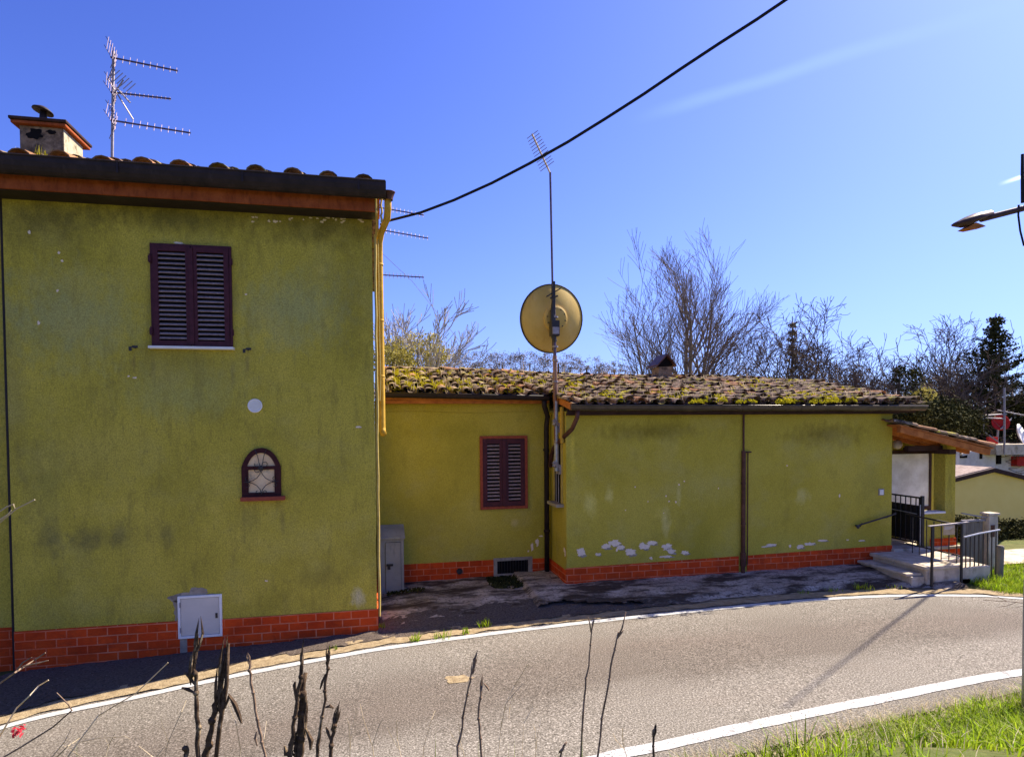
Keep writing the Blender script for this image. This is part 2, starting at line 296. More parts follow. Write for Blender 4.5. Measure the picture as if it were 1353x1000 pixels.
M['sootstone'] = pmat('chimney_render', [(.3, (.17, .11, .065)), (.7, (.36, .26, .16))], 12, .95, .5, layers=[((.05, .036, .028), 8, .47, .62, (1, 1, 1), .8)])
M['chimside_sunlit'] = pmat('chimney_sunlit_render', [(.3, (.36, .31, .20)), (.7, (.52, .46, .32))], 12, .95, .4, layers=[((.12, .10, .05), 11, .52, .66, (1, 1, 1), .85)])  # paler copy of the render: sunlight on the side face put into colour

# ------------------------------------------------------------------ terrain
def road_z(u): return .04 * max(u, -9) if u < 0 else .006 * min(u, 20)
def on_road(x, y):
    z = 0
    for _ in range(6):
        p = onz(x, y, z); z = road_z(p.x)
    return p
FAR = [(-9.5, 2.0), (-6.2, 4.35)] + [(p.x, p.y) for p in (on_road(x, y) for x, y in ((0, 962), (180, 921), (330, 889), (498, 858), (700, 831), (950, 804), (1100, 791), (1200, 787), (1300, 787.5), (1353, 791)))] + [(11.5, 6.3), (15, 3.2), (19, -1.5)]
NEAR = [(-9.5, -1.2), (-6, 1.3), (-3, 3.0), (0, 4.25)] + [(p.x, p.y) for p in (on_road(x, y) for x, y in ((790, 1003), (880, 984), (1000, 957), (1150, 926), (1353, 888)))] + [(8.5, 5.1), (11, 3.4), (15, -.4), (19, -5)]
def farv(u): return interp(FAR, u)
def nearv(u): return interp(NEAR, u)
def height(u, v):
    z = road_z(u)
    F, Nn = farv(u) if u < 9.5 else 99, nearv(u)
    e = v - F - .25
    if e > 0: z += .085 * sstep(0, 1.3, e) * sstep(-.6, .8, u) * (1 - sstep(9.5, 13, u))
    b = Nn - .3 - v
    if b > 0:
        top = 1.05 if u < 2 else 1.05 - .55 * sstep(2, 5, u)
        z += top * sstep(0, 2.1, b)
    drop = sstep(10.8, 16, v) * sstep(9.2, 12.5, u)
    drop = max(drop, sstep(16, 24, v))
    z -= 1.3 * drop
    return z
def axis(lo, hi, bands):
    out = [lo]; x = lo
    while x < hi:
        st = 8.0
        for a, b, s_ in bands:
            if a <= x < b: st = s_
        x = min(x + st, hi); out.append(x)
    return out
us = axis(-260, 300, [(-60, 80, 4), (-14, 24, .5), (-10, 15, .22)])
vs_ = axis(-40, 420, [(-20, 60, 4), (-6, 30, .6), (-1, 13, .22)])
g = MB(); nu = len(us)
for v in vs_:
    for u in us:
        z = height(u, v)
        inr = -10 < u < 19.5 and nearv(u) - .45 < v < farv(u) + .6
        g.v.append((u, v, z - (.035 if inr else 0)))
for j in range(len(vs_) - 1):
    for i in range(nu - 1):
        g.f.append((j * nu + i, j * nu + i + 1, (j + 1) * nu + i + 1, (j + 1) * nu + i)); g.m.append(0); g.t.append(.5)
tag(g.build('ground', M['earth'], smooth=True), None, None, kind='structure')

def strip(name, mats, u0, u1, du, lo, hi, n, dz, jag=0, mi=None, disp=None):
    m = MB(); k = int((u1 - u0) / du); 
    for i in range(k + 1):
        u = u0 + (u1 - u0) * i / k; a, b = lo(u), hi(u)
        for j in range(n + 1):
            v = a + (b - a) * j / n
            if jag and j in (0, n): v += noise.noise(V((u * 4, j, 3))) * jag + noise.noise(V((u * 15, j, 7))) * jag * .6
            z = height(u, v) + dz
            if disp: z += disp(u, v)
            m.v.append((u, v, z))
    for i in range(k):
        for j in range(n):
            a = i * (n + 1) + j
            m.f.append((a, a + n + 1, a + n + 2, a + 1)); m.m.append(mi(u0 + (u1 - u0) * i / k, j) if mi else 0); m.t.append(.5)
    o = m.build(name, mats, smooth=True); tag(o, None, None, kind='structure')
    at = o.data.attributes.new('across', 'FLOAT', 'POINT'); at.data.foreach_set('value', [(i % (n + 1)) / n for i in range(len(m.v))]); return o
strip('road', M['road'], -9.4, 18.5, .15, lambda u: nearv(u) - .34, lambda u: farv(u) + .16, 16, .0, jag=.05)
strip('road_edge_line', M['line'], -9.4, 18.5, .1, lambda u: farv(u) - .055, lambda u: farv(u) + .055, 1, .006, jag=.006)
strip('road_edge_line', M['line_worn'], -9.4, 18.5, .1, lambda u: nearv(u) - .07, lambda u: nearv(u) + .07, 1, .006, jag=.012)
def wall_front(u):
    if u < -4.0: return 8.40
    if u < 0.0: return 8.25
    if u < 2.83: return 10.32
    return 9.40
def sanddisp(u, v): return noise.noise(V((u * 6, v * 6, 1))) * .010 + .004
strip('sandy_verge', M['sand'], -9.0, 9.2, .1, lambda u: farv(u) + .10, lambda u: min(farv(u) + .42, 8.5), 4, .006, jag=.06, disp=sanddisp)
def gdisp(u, v): return noise.noise(V((u * 5, v * 5, 4))) * .018 + noise.noise(V((u * 16, v * 16, 4))) * .014 + .016
strip('gravel_strip', M['gravel'], -4.6, 4.5, .05, lambda u: farv(u) + (.30 if u > -1 else .40 + .02 * u), lambda u: min(wall_front(u), farv(u) + (1.05 if u > .05 else 2)), 14, .004, jag=.07, disp=gdisp)
def adisp(u, v):
    z = noise.noise(V((u * 2.2, v * 3, 9))) * .02 + noise.noise(V((u * 9, v * 9, 2))) * .008 + .02
    if u > 2.2: z += .05 * sstep(0, .03, v - (farv(u) + .42 + .06 * noise.noise(V((u * 3, 0, 0)))))
    return z
ap = MB(); st = .055
nU, nV = int((8.75 - .02) / st), int((10.36 - 7.8) / st)
for j in range(nV + 1):
    for i in range(nU + 1):
        u, v = .02 + i * st, 7.8 + j * st
        ap.v.append((u, v, height(u, v) + adisp(u, v)))
for j in range(nV):
    for i in range(nU):
        u, v = .02 + (i + .5) * st, 7.8 + (j + .5) * st
        edge = farv(u) + (.78 if u < 2 else .78 - .42 * sstep(2, 4.2, u)) + .10 * noise.noise(V((u * 2.5, 5, 1))) + .05 * noise.noise(V((u * 11, 5, 1)))
        if edge < v < (10.36 if u < 2.9 else 9.42):
            ap.f.append((j * (nU + 1) + i, j * (nU + 1) + i + 1, (j + 1) * (nU + 1) + i + 1, (j + 1) * (nU + 1) + i)); ap.m.append(0); ap.t.append(.5)
tag(ap.build('pavement', M['apron'], smooth=True), None, None, kind='structure')
# driveway beyond the wooden fence
dv = MB()
for i in range(24):
    for j in range(4):
        P = [(10.2 + (i + a) * .2, 9.1 + (j + b) * .25) for a, b in ((0, 0), (1, 0), (1, 1), (0, 1))]
        dv.add([(x, y, height(x, y) + .03) for x, y in P], [(0, 1, 2, 3)])
tag(dv.build('path', M['concrete_w'], smooth=True), None, None, kind='structure')

# ------------------------------------------------------------------ two storey house
VF = 8.188
H1 = thing('two_storey_house', (-2, VF, 0), 'tall olive green stucco house with maroon shutters and tiled eave beside the road', 'house')
def patch(mb, c, w, h, plane, mi, seed, n=40, th=.004):
    pts = []
    for k in range(n):
        a = 2 * math.pi * k / n; q_ = V((math.cos(a), math.sin(a), seed * 1.37))
        r = 1.0 + .55 * noise.noise(q_ * 1.6) + .35 * noise.noise(q_ * 4.1) + .22 * noise.noise(q_ * 9.3)
        x, z = math.cos(a) * w / 2 * r, math.sin(a) * h / 2 * r
        pts.append((c[0] + x, c[1], c[2] + z) if plane == 'y' else (c[0], c[1] + x, c[2] + z))
    mb.prism(pts, (0, -th, 0) if plane == 'y' else (-th, 0, 0), mi)
w = MB()
w.box(-3.99, 0, VF, 14, -.6, 5.55)
w.box(-9, -4.07, VF + .12, 14, -.9, 5.5); w.box(-4.07, -3.99, VF + .3, 13.9, -.6, 5.5)
def peel(mb, px, py, pw, ph, v, seed, mi=1):
    a = onv(px, py, v); b = onv(px + pw, py - ph, v)
    patch(mb, (a.x, v, a.z), b.x - a.x, b.z - a.z, 'y', mi, seed)
    if pw > 6 and mi == 1: patch(mb, (a.x + (b.x - a.x) * .25, v, a.z - (b.z - a.z) * .45), (b.x - a.x) * .8, (b.z - a.z) * .5, 'y', 2, seed + 3, th=.003)
for i, (x, y, pw, ph) in enumerate(((39, 307, 4, 4), (78, 334, 3, 3), (82, 345, 3, 3), (76, 384, 3, 3), (51, 427, 3, 5), (325, 389, 3, 2), (178, 499, 6, 2), (170, 497, 3, 2), (236, 321, 12, 2), (352, 767, 4, 2), (473, 564, 8, 2), (100, 266, 8, 2))):
    peel(w, x, y, pw, ph, VF, i)
for i in range(26): peel(w, random.uniform(330, 482), 291 + random.uniform(-4, 3), random.uniform(2, 6), random.uniform(1.5, 3), VF, 60 + i)
peel(w, 258, 788, 52, 24, VF, 41, 2); peel(w, 235, 805, 10, 26, VF, 44, 2)
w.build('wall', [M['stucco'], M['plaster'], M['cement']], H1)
p = MB()
def plinth_front(mb, u0, u1, v, ztop, t=.014, zb=-.6, n=1):
    mb.box(u0, u1, v - t, v - .0005, zb, ztop)
p.box(-3.99, -2.28, VF - .014, VF - .0005, -.6, .31); p.box(-1.82, .014, VF - .014, VF - .0005, -.6, .297)
p.box(-2.20, -1.82, VF - .012, VF - .0005, -.6, .09)
p.box(.0005, .014, VF, 10.27, -.6, .297); p.box(-9, -4.07, VF + .106, VF + .1195, -.9, .33)
p.build('plinth', M['brickband'], H1)
cm = MB(); cm.box(-2.28, -2.2, VF - .01, VF - .0005, -.6, .3); cm.build('cement_repair', M['cement'], H1)
# eave
e = MB(); e.bar((-9.2, 7.86, 5.225), (.06, 7.86, 5.195), .03, .15); eb = e.build('eave_board', M['board'], H1)
e = MB(); e.box(-9.2, .05, 7.876, VF - .001, 5.125, 5.145); e.build('soffit', M['darkgutter'], H1)
e = MB()
prof = [(7.74 + .105 * math.sin(a), -.105 * math.cos(a)) for a in [RAD(x) for x in range(-90, 91, 18)]]
n = len(prof)
for i in range(30):
    ua, ub = -9.2 + 9.36 * i / 30, -9.2 + 9.36 * (i + 1) / 30
    za, zb = 5.43 - .02 * (ua + 9.2) / 9.36, 5.43 - .02 * (ub + 9.2) / 9.36
    za += noise.noise(V((i, 0, 0))) * .006; zb += noise.noise(V((i + 1, 0, 0))) * .006
    for k in range(n - 1):
        y0, d0 = prof[k]; y1, d1 = prof[k + 1]; s0 = 1.65
        e.quad((ua, y0, za + min(d0 * s0, 0)), (ub, y0, zb + min(d0 * s0, 0)), (ub, y1, zb + min(d1 * s0, 0)), (ua, y1, za + min(d1 * s0, 0)))
    if i % 4 == 1: e.box(ua, ua + .02, 7.628, 7.635, za - .12, za + .004)
e.tube([(-9.2, 7.635, 5.43), (.16, 7.635, 5.41)], .011, 6)
e.prism([(.16, y, 5.41 + d * 1.65) for y, d in prof], (.006, 0, 0))
e.build('gutter', M['darkgutter'], H1)
# roof tiles (barrel tiles over pans)
def barrel(mb, p0, p1, r0, r1, up, mi=0, seg=6, arc=180, thick=.014):
    p0, p1 = V(p0), V(p1); d = (p1 - p0).normalized(); x = d.cross(V(up)).normalized(); n_ = x.cross(d)
    vs = []
    for (P, R) in ((p0, r0), (p1, r1)):
        for rr in (R, R - thick):
            for k in range(seg + 1):
                a = RAD(90 - arc / 2 + arc * k / seg)
                vs.append(P + x * math.cos(a) * rr + n_ * math.sin(a) * rr * .78)
    q = seg + 1; fs = []
    for k in range(seg):
        fs.append((k, k + 1, 2 * q + k + 1, 2 * q + k)); fs.append((q + k, 3 * q + k, 3 * q + k + 1, q + k + 1))
        fs.append((k, q + k, q + k + 1, k + 1))
    mb.add(vs, fs, mi)
rt = MB()
for i in range(24):
    u = -9.1 + i * .392
    for r in range(9):
        v0 = 7.74 + r * .36; z0 = 5.385 + .3 * (v0 - 7.78)
        j = lambda s_: random.uniform(-s_, s_)
        barrel(rt, (u + j(.012), v0 + j(.02), z0 + .062 + j(.014)), (u + j(.03), v0 + .44, z0 + .3 * .44 + .045), .112, .09, (0, 0, 1), 1 if r == 0 and random.random() < .35 else 0)
rt.quad((-9.2, 7.76, 5.37), (.12, 7.76, 5.36), (.12, 11.0, 6.33), (-9.2, 11.0, 6.35), 0)
rt.quad((-9.2, 11.0, 6.35), (.12, 11.0, 6.33), (.12, 14.2, 5.45), (-9.2, 14.2, 5.45), 0)
for i in range(24): barrel(rt, (-9.1 + i * .39, 11, 6.36), (-8.68 + i * .39, 11, 6.36), .11, .10, (0, 0, 1))
rt.prism([(.0, 7.8, 5.36), (.0, 14, 5.36), (.0, 11, 6.3)], (-.04, 0, 0), 1)
roof1 = rt.build('roof', [M['tile'], M['tile_up']], H1)
# chimney
ch = MB(); cu0, cu1, cv0 = -4.13, -3.66, 8.9
cv1 = onu(121, 199, -3.6).y
ch.box(cu0, cu1 - .004, cv0, cv1 - .12, 5.6, 6.235, 0); ch.box(cu1 - .0035, cu1 + .003, cv0 + .005, cv1 - .12, 5.6, 6.235, 1)
chim = ch.build('chimney', [M['sootstone'], M['chimside_sunlit']], roof1, bevel=.008)
c2 = MB(); c2.box(cu0 - .07, cu1 + .05, cv0 - .06, cv1, 6.237, 6.275, 1); c2.box(cu0 - .085, cu1 + .065, cv0 - .08, cv1 + .02, 6.277, 6.315, 0)
c2.build('chimney_cap', [M['darktrim'], M['board']], roof1, bevel=.01)
for (px, py, wd, hg) in ((46, 177, .17, .13), (68, 175, .10, .06)):
    c3 = MB(); q = onv(px, py, cv0); patch(c3, (q.x, cv0 - .001, q.z), wd, hg, 'y', 0, int(px), 24, .004); c3.build('smoke_opening', M['darkslot'], roof1)
q = onv(57, 147, 9.25); c4 = MB()
c4.tube([(q.x, 9.25, 6.34), (q.x, 9.25, q.z)], [.055, .035], 10); c4.lathe((q.x + .0, 9.25, q.z + .01), (.22, .1, 1), [(.0, .035), (.06, .03), (.115, -.005), (.118, -.02), (.05, -.012), (0, -.01)], 20)
c4.build('cowl', M['darkgutter'], roof1, smooth=True)
# weeds round the chimney
def tuft(mb, c, n, hgt, spread, wid=.006, mi=0, lean=.5):
    for _ in range(n):
        b = V(c) + V((random.uniform(-1, 1) * spread, random.uniform(-1, 1) * spread, 0))
        a = random.uniform(0, 6.28); h = hgt * random.uniform(.4, 1.1); l = random.uniform(0, lean) * h
        d = V((math.cos(a) * l, math.sin(a) * l, h)); s_ = V((-math.sin(a + .9), math.cos(a + .9), 0)) * wid
        m_ = b + d * .55 + V((0, 0, h * .08))
        mb.add([b - s_, b + s_, m_ + s_ * .7, m_ - s_ * .7, b + d], [(0, 1, 2, 3), (3, 2, 4)], mi)
tw = MB()
for px, py, hh in ((55, 205, .12), (62, 207, .08), (85, 208, .07), (90, 209, .06), (23, 200, .06), (100, 211, .05), (200, 218, .05), (245, 224, .05), (70, 208, .09)):
    q = onv(px, py, 8.0); tuft(tw, (q.x, 8.0, q.z - .02), 14, hh, .05, .004)
tw.build('roof_weed', M['moss'], roof1)['kind'] = 'stuff'

# shutters
def shutter_leaf(parent, u0, u1, z0, z1, v, nsl, fw=.055, name='shutter', zmid=None):
    m = MB(); t = .035
    m.box(u0, u0 + fw, v - t, v, z0, z1); m.box(u1 - fw, u1, v - t, v, z0, z1)
    m.box(u0 + fw, u1 - fw, v - t + .001, v, z0, z0 + fw * 1.1); m.box(u0 + fw, u1 - fw, v - t + .001, v, z1 - fw * 1.1, z1)
    m.box(u0 + fw, u1 - fw, v - .004, v - .001, z0 + fw, z1 - fw, 1)
    sh = m.build(name, [M['maroon'], M['darkslot']], parent, bevel=.003)
    s_ = MB(); a, b = z0 + fw * 1.15, z1 - fw * 1.15
    for k in range(nsl):
        z = a + (b - a) * (k + .5) / nsl; jz = random.uniform(-.002, .002)
        s_.obox(((u0 + u1) / 2, v - .019, z + jz), (u1 - u0 - 2 * fw + .004, 0, random.uniform(-.002, .002)), (0, -.020, -.021), (0, .005, -.005))
    s_.build('slat', M['slat'], sh); return sh
W1 = MB(); zt, zb_ = 4.70, 3.53; ua, ub = -2.487, -1.642; v = VF - .003
W1.box(ua - .015, ua + .012, v - .03, v, zb_, zt + .01); W1.box(ub - .012, ub + .015, v - .03, v, zb_, zt + .01); W1.box(ua + .012, ub - .012, v - .03, v, zt - .012, zt + .01)
win = W1.build('window', M['maroon'], H1)
mid = (ua + ub) / 2
for a, b in ((ua + .014, mid - .006), (mid + .006, ub - .014)): shutter_leaf(win, a, b, zb_ + .004, zt - .014, v - .004, 19)
a = MB(); a.box(mid - .022, mid + .022, v - .052, v - .040, zb_ + .02, zt - .03); a.build('cover_strip', M['maroon'], win)
for (hx, hz) in ((ua - .012, zt - .17), (ub + .012, zt - .17), (ua - .012, zb_ + .17), (ub + .012, zb_ + .17)):
    a = MB(); a.box(hx - .02, hx + .02, v - .045, v - .031, hz - .035, hz + .035); a.tube([(hx, v - .05, hz - .05), (hx, v - .05, hz + .05)], .010, 6); a.build('hinge', M['maroon'], win)
a = MB(); a.box(ua - .04, ub + .03, VF - .09, VF - .001, zb_ - .032, zb_ - .002); a.build('sill', M['marble'], win, bevel=.004)
for px, py in ((177, 459), (327, 462)):
    q = onv(px, py, VF - .06); a = MB()
    a.tube([(q.x, VF, q.z), (q.x, VF - .07, q.z)], .008, 6); a.box(q.x - .012, q.x + .045, VF - .085, VF - .07, q.z - .005, q.z + .02); a.box(q.x - .05, q.x - .02, VF - .08, VF - .07, q.z - .04, q.z + .005)
    a.tube([(q.x - .04, VF - .072, q.z), (q.x + .03, VF - .072, q.z + .01)], .008, 6)
    a.build('shutter_catch', M['iron'], H1)
# arched window
aw0, aw1 = onv(319, 655, VF), onv(372, 655, VF); au0, au1 = aw0.x + .01, aw1.x - .0; az0 = 1.755; azs = 2.105; azt = 2.335
def arch_pts(u0, u1, z0, zs, ztp, n=9):
    c = (u0 + u1) / 2; hw = (u1 - u0) / 2; pts = [(u1, z0), (u1, zs)]
    for k in range(1, n):
        t = k / n; pts.append((u1 - hw * t * (.55 + .45 * t), zs + (ztp - zs) * math.sin(t * math.pi / 2) ** .95))
    pts.append((c, ztp))
    for k in range(n - 1, 0, -1):
        t = k / n; pts.append((u0 + hw * t * (.55 + .45 * t), zs + (ztp - zs) * math.sin(t * math.pi / 2) ** .95))
    return pts + [(u0, zs), (u0, z0)]
outer = arch_pts(au0, au1, az0, azs, azt); inner = arch_pts(au0 + .058, au1 - .058, az0 + .045, azs, azt - .06)
fr = MB(); n = len(outer); vf, vb = VF - .03, VF - .001
vs = [(x, vf, z) for x, z in outer] + [(x, vf, z) for x, z in inner] + [(x, vb, z) for x, z in outer] + [(x, vb, z) for x, z in inner]
fs = []
for i in range(n):
    k = (i + 1) % n
    fs += [(i, k, n + k, n + i), (i, 2 * n + i, 2 * n + k, k), (n + i, n + k, 3 * n + k, 3 * n + i)]
fr.add(vs, fs)
aw = fr.build('arched_window', M['archpaint'], H1)
a = MB(); a.box(au0 + .059, au1 - .059, VF - .028, VF - .004, azs - .03, azs + .012); a.box(au0 + .059, au0 + .075, VF - .026, VF - .004, az0 + .046, azs - .031); a.box(au1 - .075, au1 - .059, VF - .026, VF - .004, az0 + .046, azs - .031)
a.build('transom', M['archpaint'], aw)
a = MB(); a.prism([(x, VF - .006, z) for x, z in arch_pts(au0 + .05, au1 - .05, az0 + .04, azs, azt - .05)], (0, .004, 0)); a.build('pane', M['glass'], aw)
a = MB(); a.box(au0 - .008, au1 + .045, VF - .09, VF - .001, az0 - .05, az0 - .002); a.build('sill', M['redframe'], aw, bevel=.005)
a = MB(); cx = (au0 + au1) / 2; gv = VF - .045
def curl(c, r, a0, a1, n=8): return [(c[0] + r * math.cos(a0 + (a1 - a0) * k / n), gv, c[1] + r * math.sin(a0 + (a1 - a0) * k / n)) for k in range(n + 1)]
zc = (az0 + azs) / 2 + .0
for sx in (-1, 1):
    a.tube([(cx + sx * (.02 + .05 * t * t + .0), gv, azs + .02 + .2 * t) if t > 0 else (cx + sx * .004, gv, azs) for t in (0, .2, .4, .6, .8, 1)], .0045, 5)
    for sz in (-1, 1):
        a.tube([(cx + sx * .17 * (1 - math.sin(t * math.pi / 2)), gv, zc + sz * .15 * (1 - math.cos(t * math.pi / 2))) for t in (0, .25, .5, .75, 1)], .0045, 5)
        a.tube(curl((cx + sx * .045, azs + sz * .035), .028, -1.57 * sz, 3.6 * sx), .004, 5)
        a.tube(curl((cx + sx * .155, zc + sz * .04), .022, 1.57, 1.57 + 4.0 * sz), .004, 5)
        a.tube(curl((cx + sx * .04, az0 + .05), .02, 0, 4.5 * sx), .004, 5)
a.tube([(au0 + .03, gv, zc), (au0 + .10, gv, zc)], .005, 5); a.tube([(au1 - .10, gv, zc), (au1 - .03, gv, zc)], .005, 5)
a.lathe((cx, gv, azs - .01), (0, 1, 0), [(0, -.012), (.02, -.01), (.03, 0), (0, .012)], 8)
a.build('window_grille', M['iron'], aw)
# round vent
q = onv(337, 536, VF); a = MB()
a.lathe((q.x, VF, q.z), (0, -1, 0), [(.083, 0), (.083, .012), (.075, .018), (.066, .012), (.064, .008), (0, .008)], 28)
for k in range(-4, 5):
    hw = math.sqrt(max(.063 ** 2 - (k * .0145) ** 2, 0)); a.box(q.x - hw, q.x + hw, VF - .014, VF - .009, q.z + k * .0145 - .003, q.z + k * .0145 + .003)
a.build('vent_cover', M['whiteplastic'], H1)
# meter hatch
a = MB(); mu0, mu1, mz0, mz1 = -2.292, -1.808, .10, .602; f = .028
a.box(mu0, mu0 + f, VF - .03, VF - .001, mz0, mz1); a.box(mu1 - f, mu1, VF - .03, VF - .001, mz0, mz1); a.box(mu0 + f, mu1 - f, VF - .03, VF - .001, mz0, mz0 + f); a.box(mu0 + f, mu1 - f, VF - .03, VF - .001, mz1 - f, mz1)
mh = a.build('meter_hatch', M['whiteplastic'], H1, bevel=.003)
a = MB(); a.box(mu0 + f + .004, mu1 - f - .004, VF - .022, VF - .002, mz0 + f + .004, mz1 - f - .004); a.lathe((mu1 - f - .03, VF - .022, (mz0 + mz1) / 2), (0, -1, 0), [(.012, 0), (.012, .004), (0, .004)], 10); a.build('hatch_door', M['meter'], mh, bevel=.002)
a = MB(); a.box(mu1 - f - .045, mu1 - f - .02, VF - .027, VF - .0235, (mz0 + mz1) / 2 - .03, (mz0 + mz1) / 2 + .03); a.build('lock', M['iron'], mh)
for hz in (mz0 + .10, mz1 - .10):
    a = MB(); a.tube([(mu0 + f, VF - .033, hz - .03), (mu0 + f, VF - .033, hz + .03)], .006, 6); a.build('hinge', M['alu'], mh)
# pipes at the right corner
def vpipe(px, ya, yb, v, r, sides=10):
    A, B = onv(px[0], ya, v), onv(px[1], yb, v); return A, B
A, B = vpipe((501, 503), 310, 570, VF + .14, .04)
pu = max(A.x, .06)
a = MB(); a.tube([(pu + .10, 7.80, 5.31), (pu + .10, 7.82, 5.16), (pu + .09, 7.9, 5.06), (pu + .02, 8.2, 4.97), (pu, 8.3, 4.88), (pu, 8.32, 4.7), (pu + .005, 8.32, B.z + .06), (pu + .008, 8.31, B.z + .01), (pu + .02, 8.27, B.z - .03)], .042, 12)
for z in (4.6, 3.9, 3.2): a.tube([(pu, 8.32, z), (pu, 8.32, z + .025)], .047, 12)
a.build('downpipe', M['yellowpipe'], H1, smooth=True)
a = MB(); a.lathe((pu + .11, 7.78, 5.28), (0, 0, 1), [(.05, -.04), (.055, 0), (.075, .05), (.08, .055), (.07, .055)], 12); a.build('pipe_funnel', M['copper'], H1, smooth=True)
a = MB(); a.bar((.07, 7.86, 5.215), (.07, VF - .01, 5.215), .05, .16); a.build('beam_end', M['rafter'], H1)
a = MB()
wob = lambda s_: random.uniform(-s_, s_)
a.tube([(.035 + wob(.006), 8.2 + wob(.004), 4.95 - k * .25) for k in range(20)], .016, 7)
a.tube([(.075 + wob(.006), 8.23, 4.9 - k * .25) for k in range(9)], .010, 6)
a.tube([(.05, 7.83, 5.29), (.055, 7.84, 5.1), (.06, 8.0, 5.0), (.05, 8.19, 4.93)], .014, 6)
a.tube([(.11 + wob(.012), 7.86 + wob(.01), 5.28 - k * .04) for k in range(8)], .012, 6)
a.build('cable_conduit', M['cream'], H1)
a = MB(); a.tube([(-4.03, VF + .1, 5.3), (-4.03, VF + .1, -.3)], .032, 10); a.build('drainpipe', M['darkgutter'], H1)  # shade of the wall gap put into a dark tube, no real pipe

# ------------------------------------------------------------------ low house
V1, V2, UC, UR = 9.35, 10.29, 2.83, 8.61
H2 = thing('low_house', (5, V1, 0), 'long single storey olive green house with mossy tiled roof and red tile band', 'house')
VR = 12.4
zl, zr_ = onv(520, 484, VR).z - .10, onv(1083, 501, VR).z - .10
UE = onv(1083, 501, VR).x
def ridge_z(u): return zl + (zr_ - zl) * max(0, min(1, (u - .4) / (UE - .4))) + .02 * math.sin(u * 1.1)
def roof_z(u, v):
    ez = 2.86
    t = (v - 9.0) / (VR - 9.0)
    return ez + (ridge_z(u) - ez) * t + .05 * math.sin(min(max(t, 0), 1) * 3.14) * -.6 + .012 * noise.noise(V((u * 1.3, v * 1.3, 0)))
w = MB()
w.prism([(UC, V1, -.6), (UR, V1, -.6), (UR, V1, 2.78), (UC, V1, 2.78)], (0, 6.0, 0))
w.prism([(.004, V2, -.6), (UC - .001, V2, -.6), (UC - .001, V2, 2.98), (.004, V2, 2.98)], (0, 5.0, 0))
for i, (x, y, pw, ph) in enumerate(((767, 729, 11, 11), (790, 732, 7, 4), (800, 722, 14, 7), (812, 717, 13, 9), (820, 723, 10, 6), (833, 729, 14, 10), (850, 722, 13, 8), (862, 717, 12, 6), (882, 722, 12, 9), (886, 728, 12, 7), (905, 730, 11, 5), (880, 735, 16, 4), (860, 737, 4, 4), (815, 726, 3, 4), (1018, 720, 14, 4), (1010, 722, 8, 2), (1044, 721, 3, 4), (1058, 722, 9, 5), (1070, 718, 12, 4), (1086, 714, 13, 3), (1120, 713, 3, 2), (1138, 714, 8, 2), (897, 640, 2, 2), (880, 655, 2, 2), (884, 662, 2, 2), (893, 663, 2, 3), (1040, 615, 2, 2), (1109, 655, 2, 4))):
    peel(w, x, y, pw, ph, V1, 100 + i)
for i, (x, y, pw, ph) in enumerate(((703, 722, 3, 11), (710, 716, 4, 9), (698, 728, 2, 3), (715, 708, 5, 2))): peel(w, x, y, pw, ph, V2, 140 + i)
for i in range(6): peel(w, random.uniform(820, 960), random.uniform(630, 700), random.uniform(1, 2), random.uniform(1, 2), V1, 150 + i)
patch(w, (UC, 9.42, .62), .06, .10, 'x', 1, 6); patch(w, (UC, 9.47, .66), .05, .07, 'x', 1, 8)
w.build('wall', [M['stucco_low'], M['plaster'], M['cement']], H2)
p = MB(); t = .014
def band(mb, u0, u1, v, za, zb):
    mb.prism([(u0, v - .0005, -.6), (u1, v - .0005, -.6), (u1, v - .0005, zb), (u0, v - .0005, za)], (0, -t, 0))
band(p, UC - t, 5.72, V1, .398, .438); band(p, 5.87, UR + .004, V1, .440, .48)
p.box(UC - t, UC - .0005, V1, 10.28, -.6, .36); p.box(.4, 1.87, V2 - t, V2 - .0005, -.6, .385); p.box(2.52, UC - t - .001, V2 - t, V2 - .0005, -.6, .37)
p.build('plinth', M['brickband'], H2)
# basement vent
a = MB(); a.box(1.87, 2.52, V2 - .02, V2 - .001, .10, .15); a.box(1.87, 2.52, V2 - .02, V2 - .001, .36, .41); a.box(1.87, 1.93, V2 - .02, V2 - .001, .15, .36); a.box(2.45, 2.52, V2 - .02, V2 - .001, .15, .36)
bv = a.build('basement_vent', M['cement'], H2)
a = MB(); a.box(1.93, 2.45, V2 - .008, V2 - .002, .15, .36, 1)
for k in range(11): a.tube([(1.96 + k * .047, V2 - .014, .15), (1.96 + k * .047, V2 - .014, .36)], .004, 5)
a.build('vent_grille', [M['iron'], M['darkslot']], bv)
q = onv(607, 754, V2); a = MB(); a.lathe((q.x, V2 - t, q.z), (0, -1, 0), [(.05, 0), (.05, .02), (.04, .02), (.036, .004), (0, .004)], 14); a.build('drain_outlet', M['iron'], H2)
# shuttered window
ua, ub, za, zb_ = 1.659, 2.449, 1.212, 2.406; f = .045
a = MB(); v = V2 - .001
for b in ((ua, ua + f, za, zb_), (ub - f, ub, za, zb_), (ua + f, ub - f, za, za + f), (ua + f, ub - f, zb_ - f, zb_)): a.box(b[0], b[1], v - .035, v, b[2], b[3])
win = a.build('window', M['redframe'], H2, bevel=.003)
mid = (ua + ub) / 2
for x0, x1 in ((ua + f + .002, mid - .002), (mid + .002, ub - f - .002)): shutter_leaf(win, x0, x1, za + f + .004, zb_ - f - .004, V2 - .002, 16, .07)
a = MB(); a.box(mid - .03, mid + .03, v - .052, v - .038, za + f + .01, zb_ - f - .01); a.build('cover_strip', M['maroon'], win)
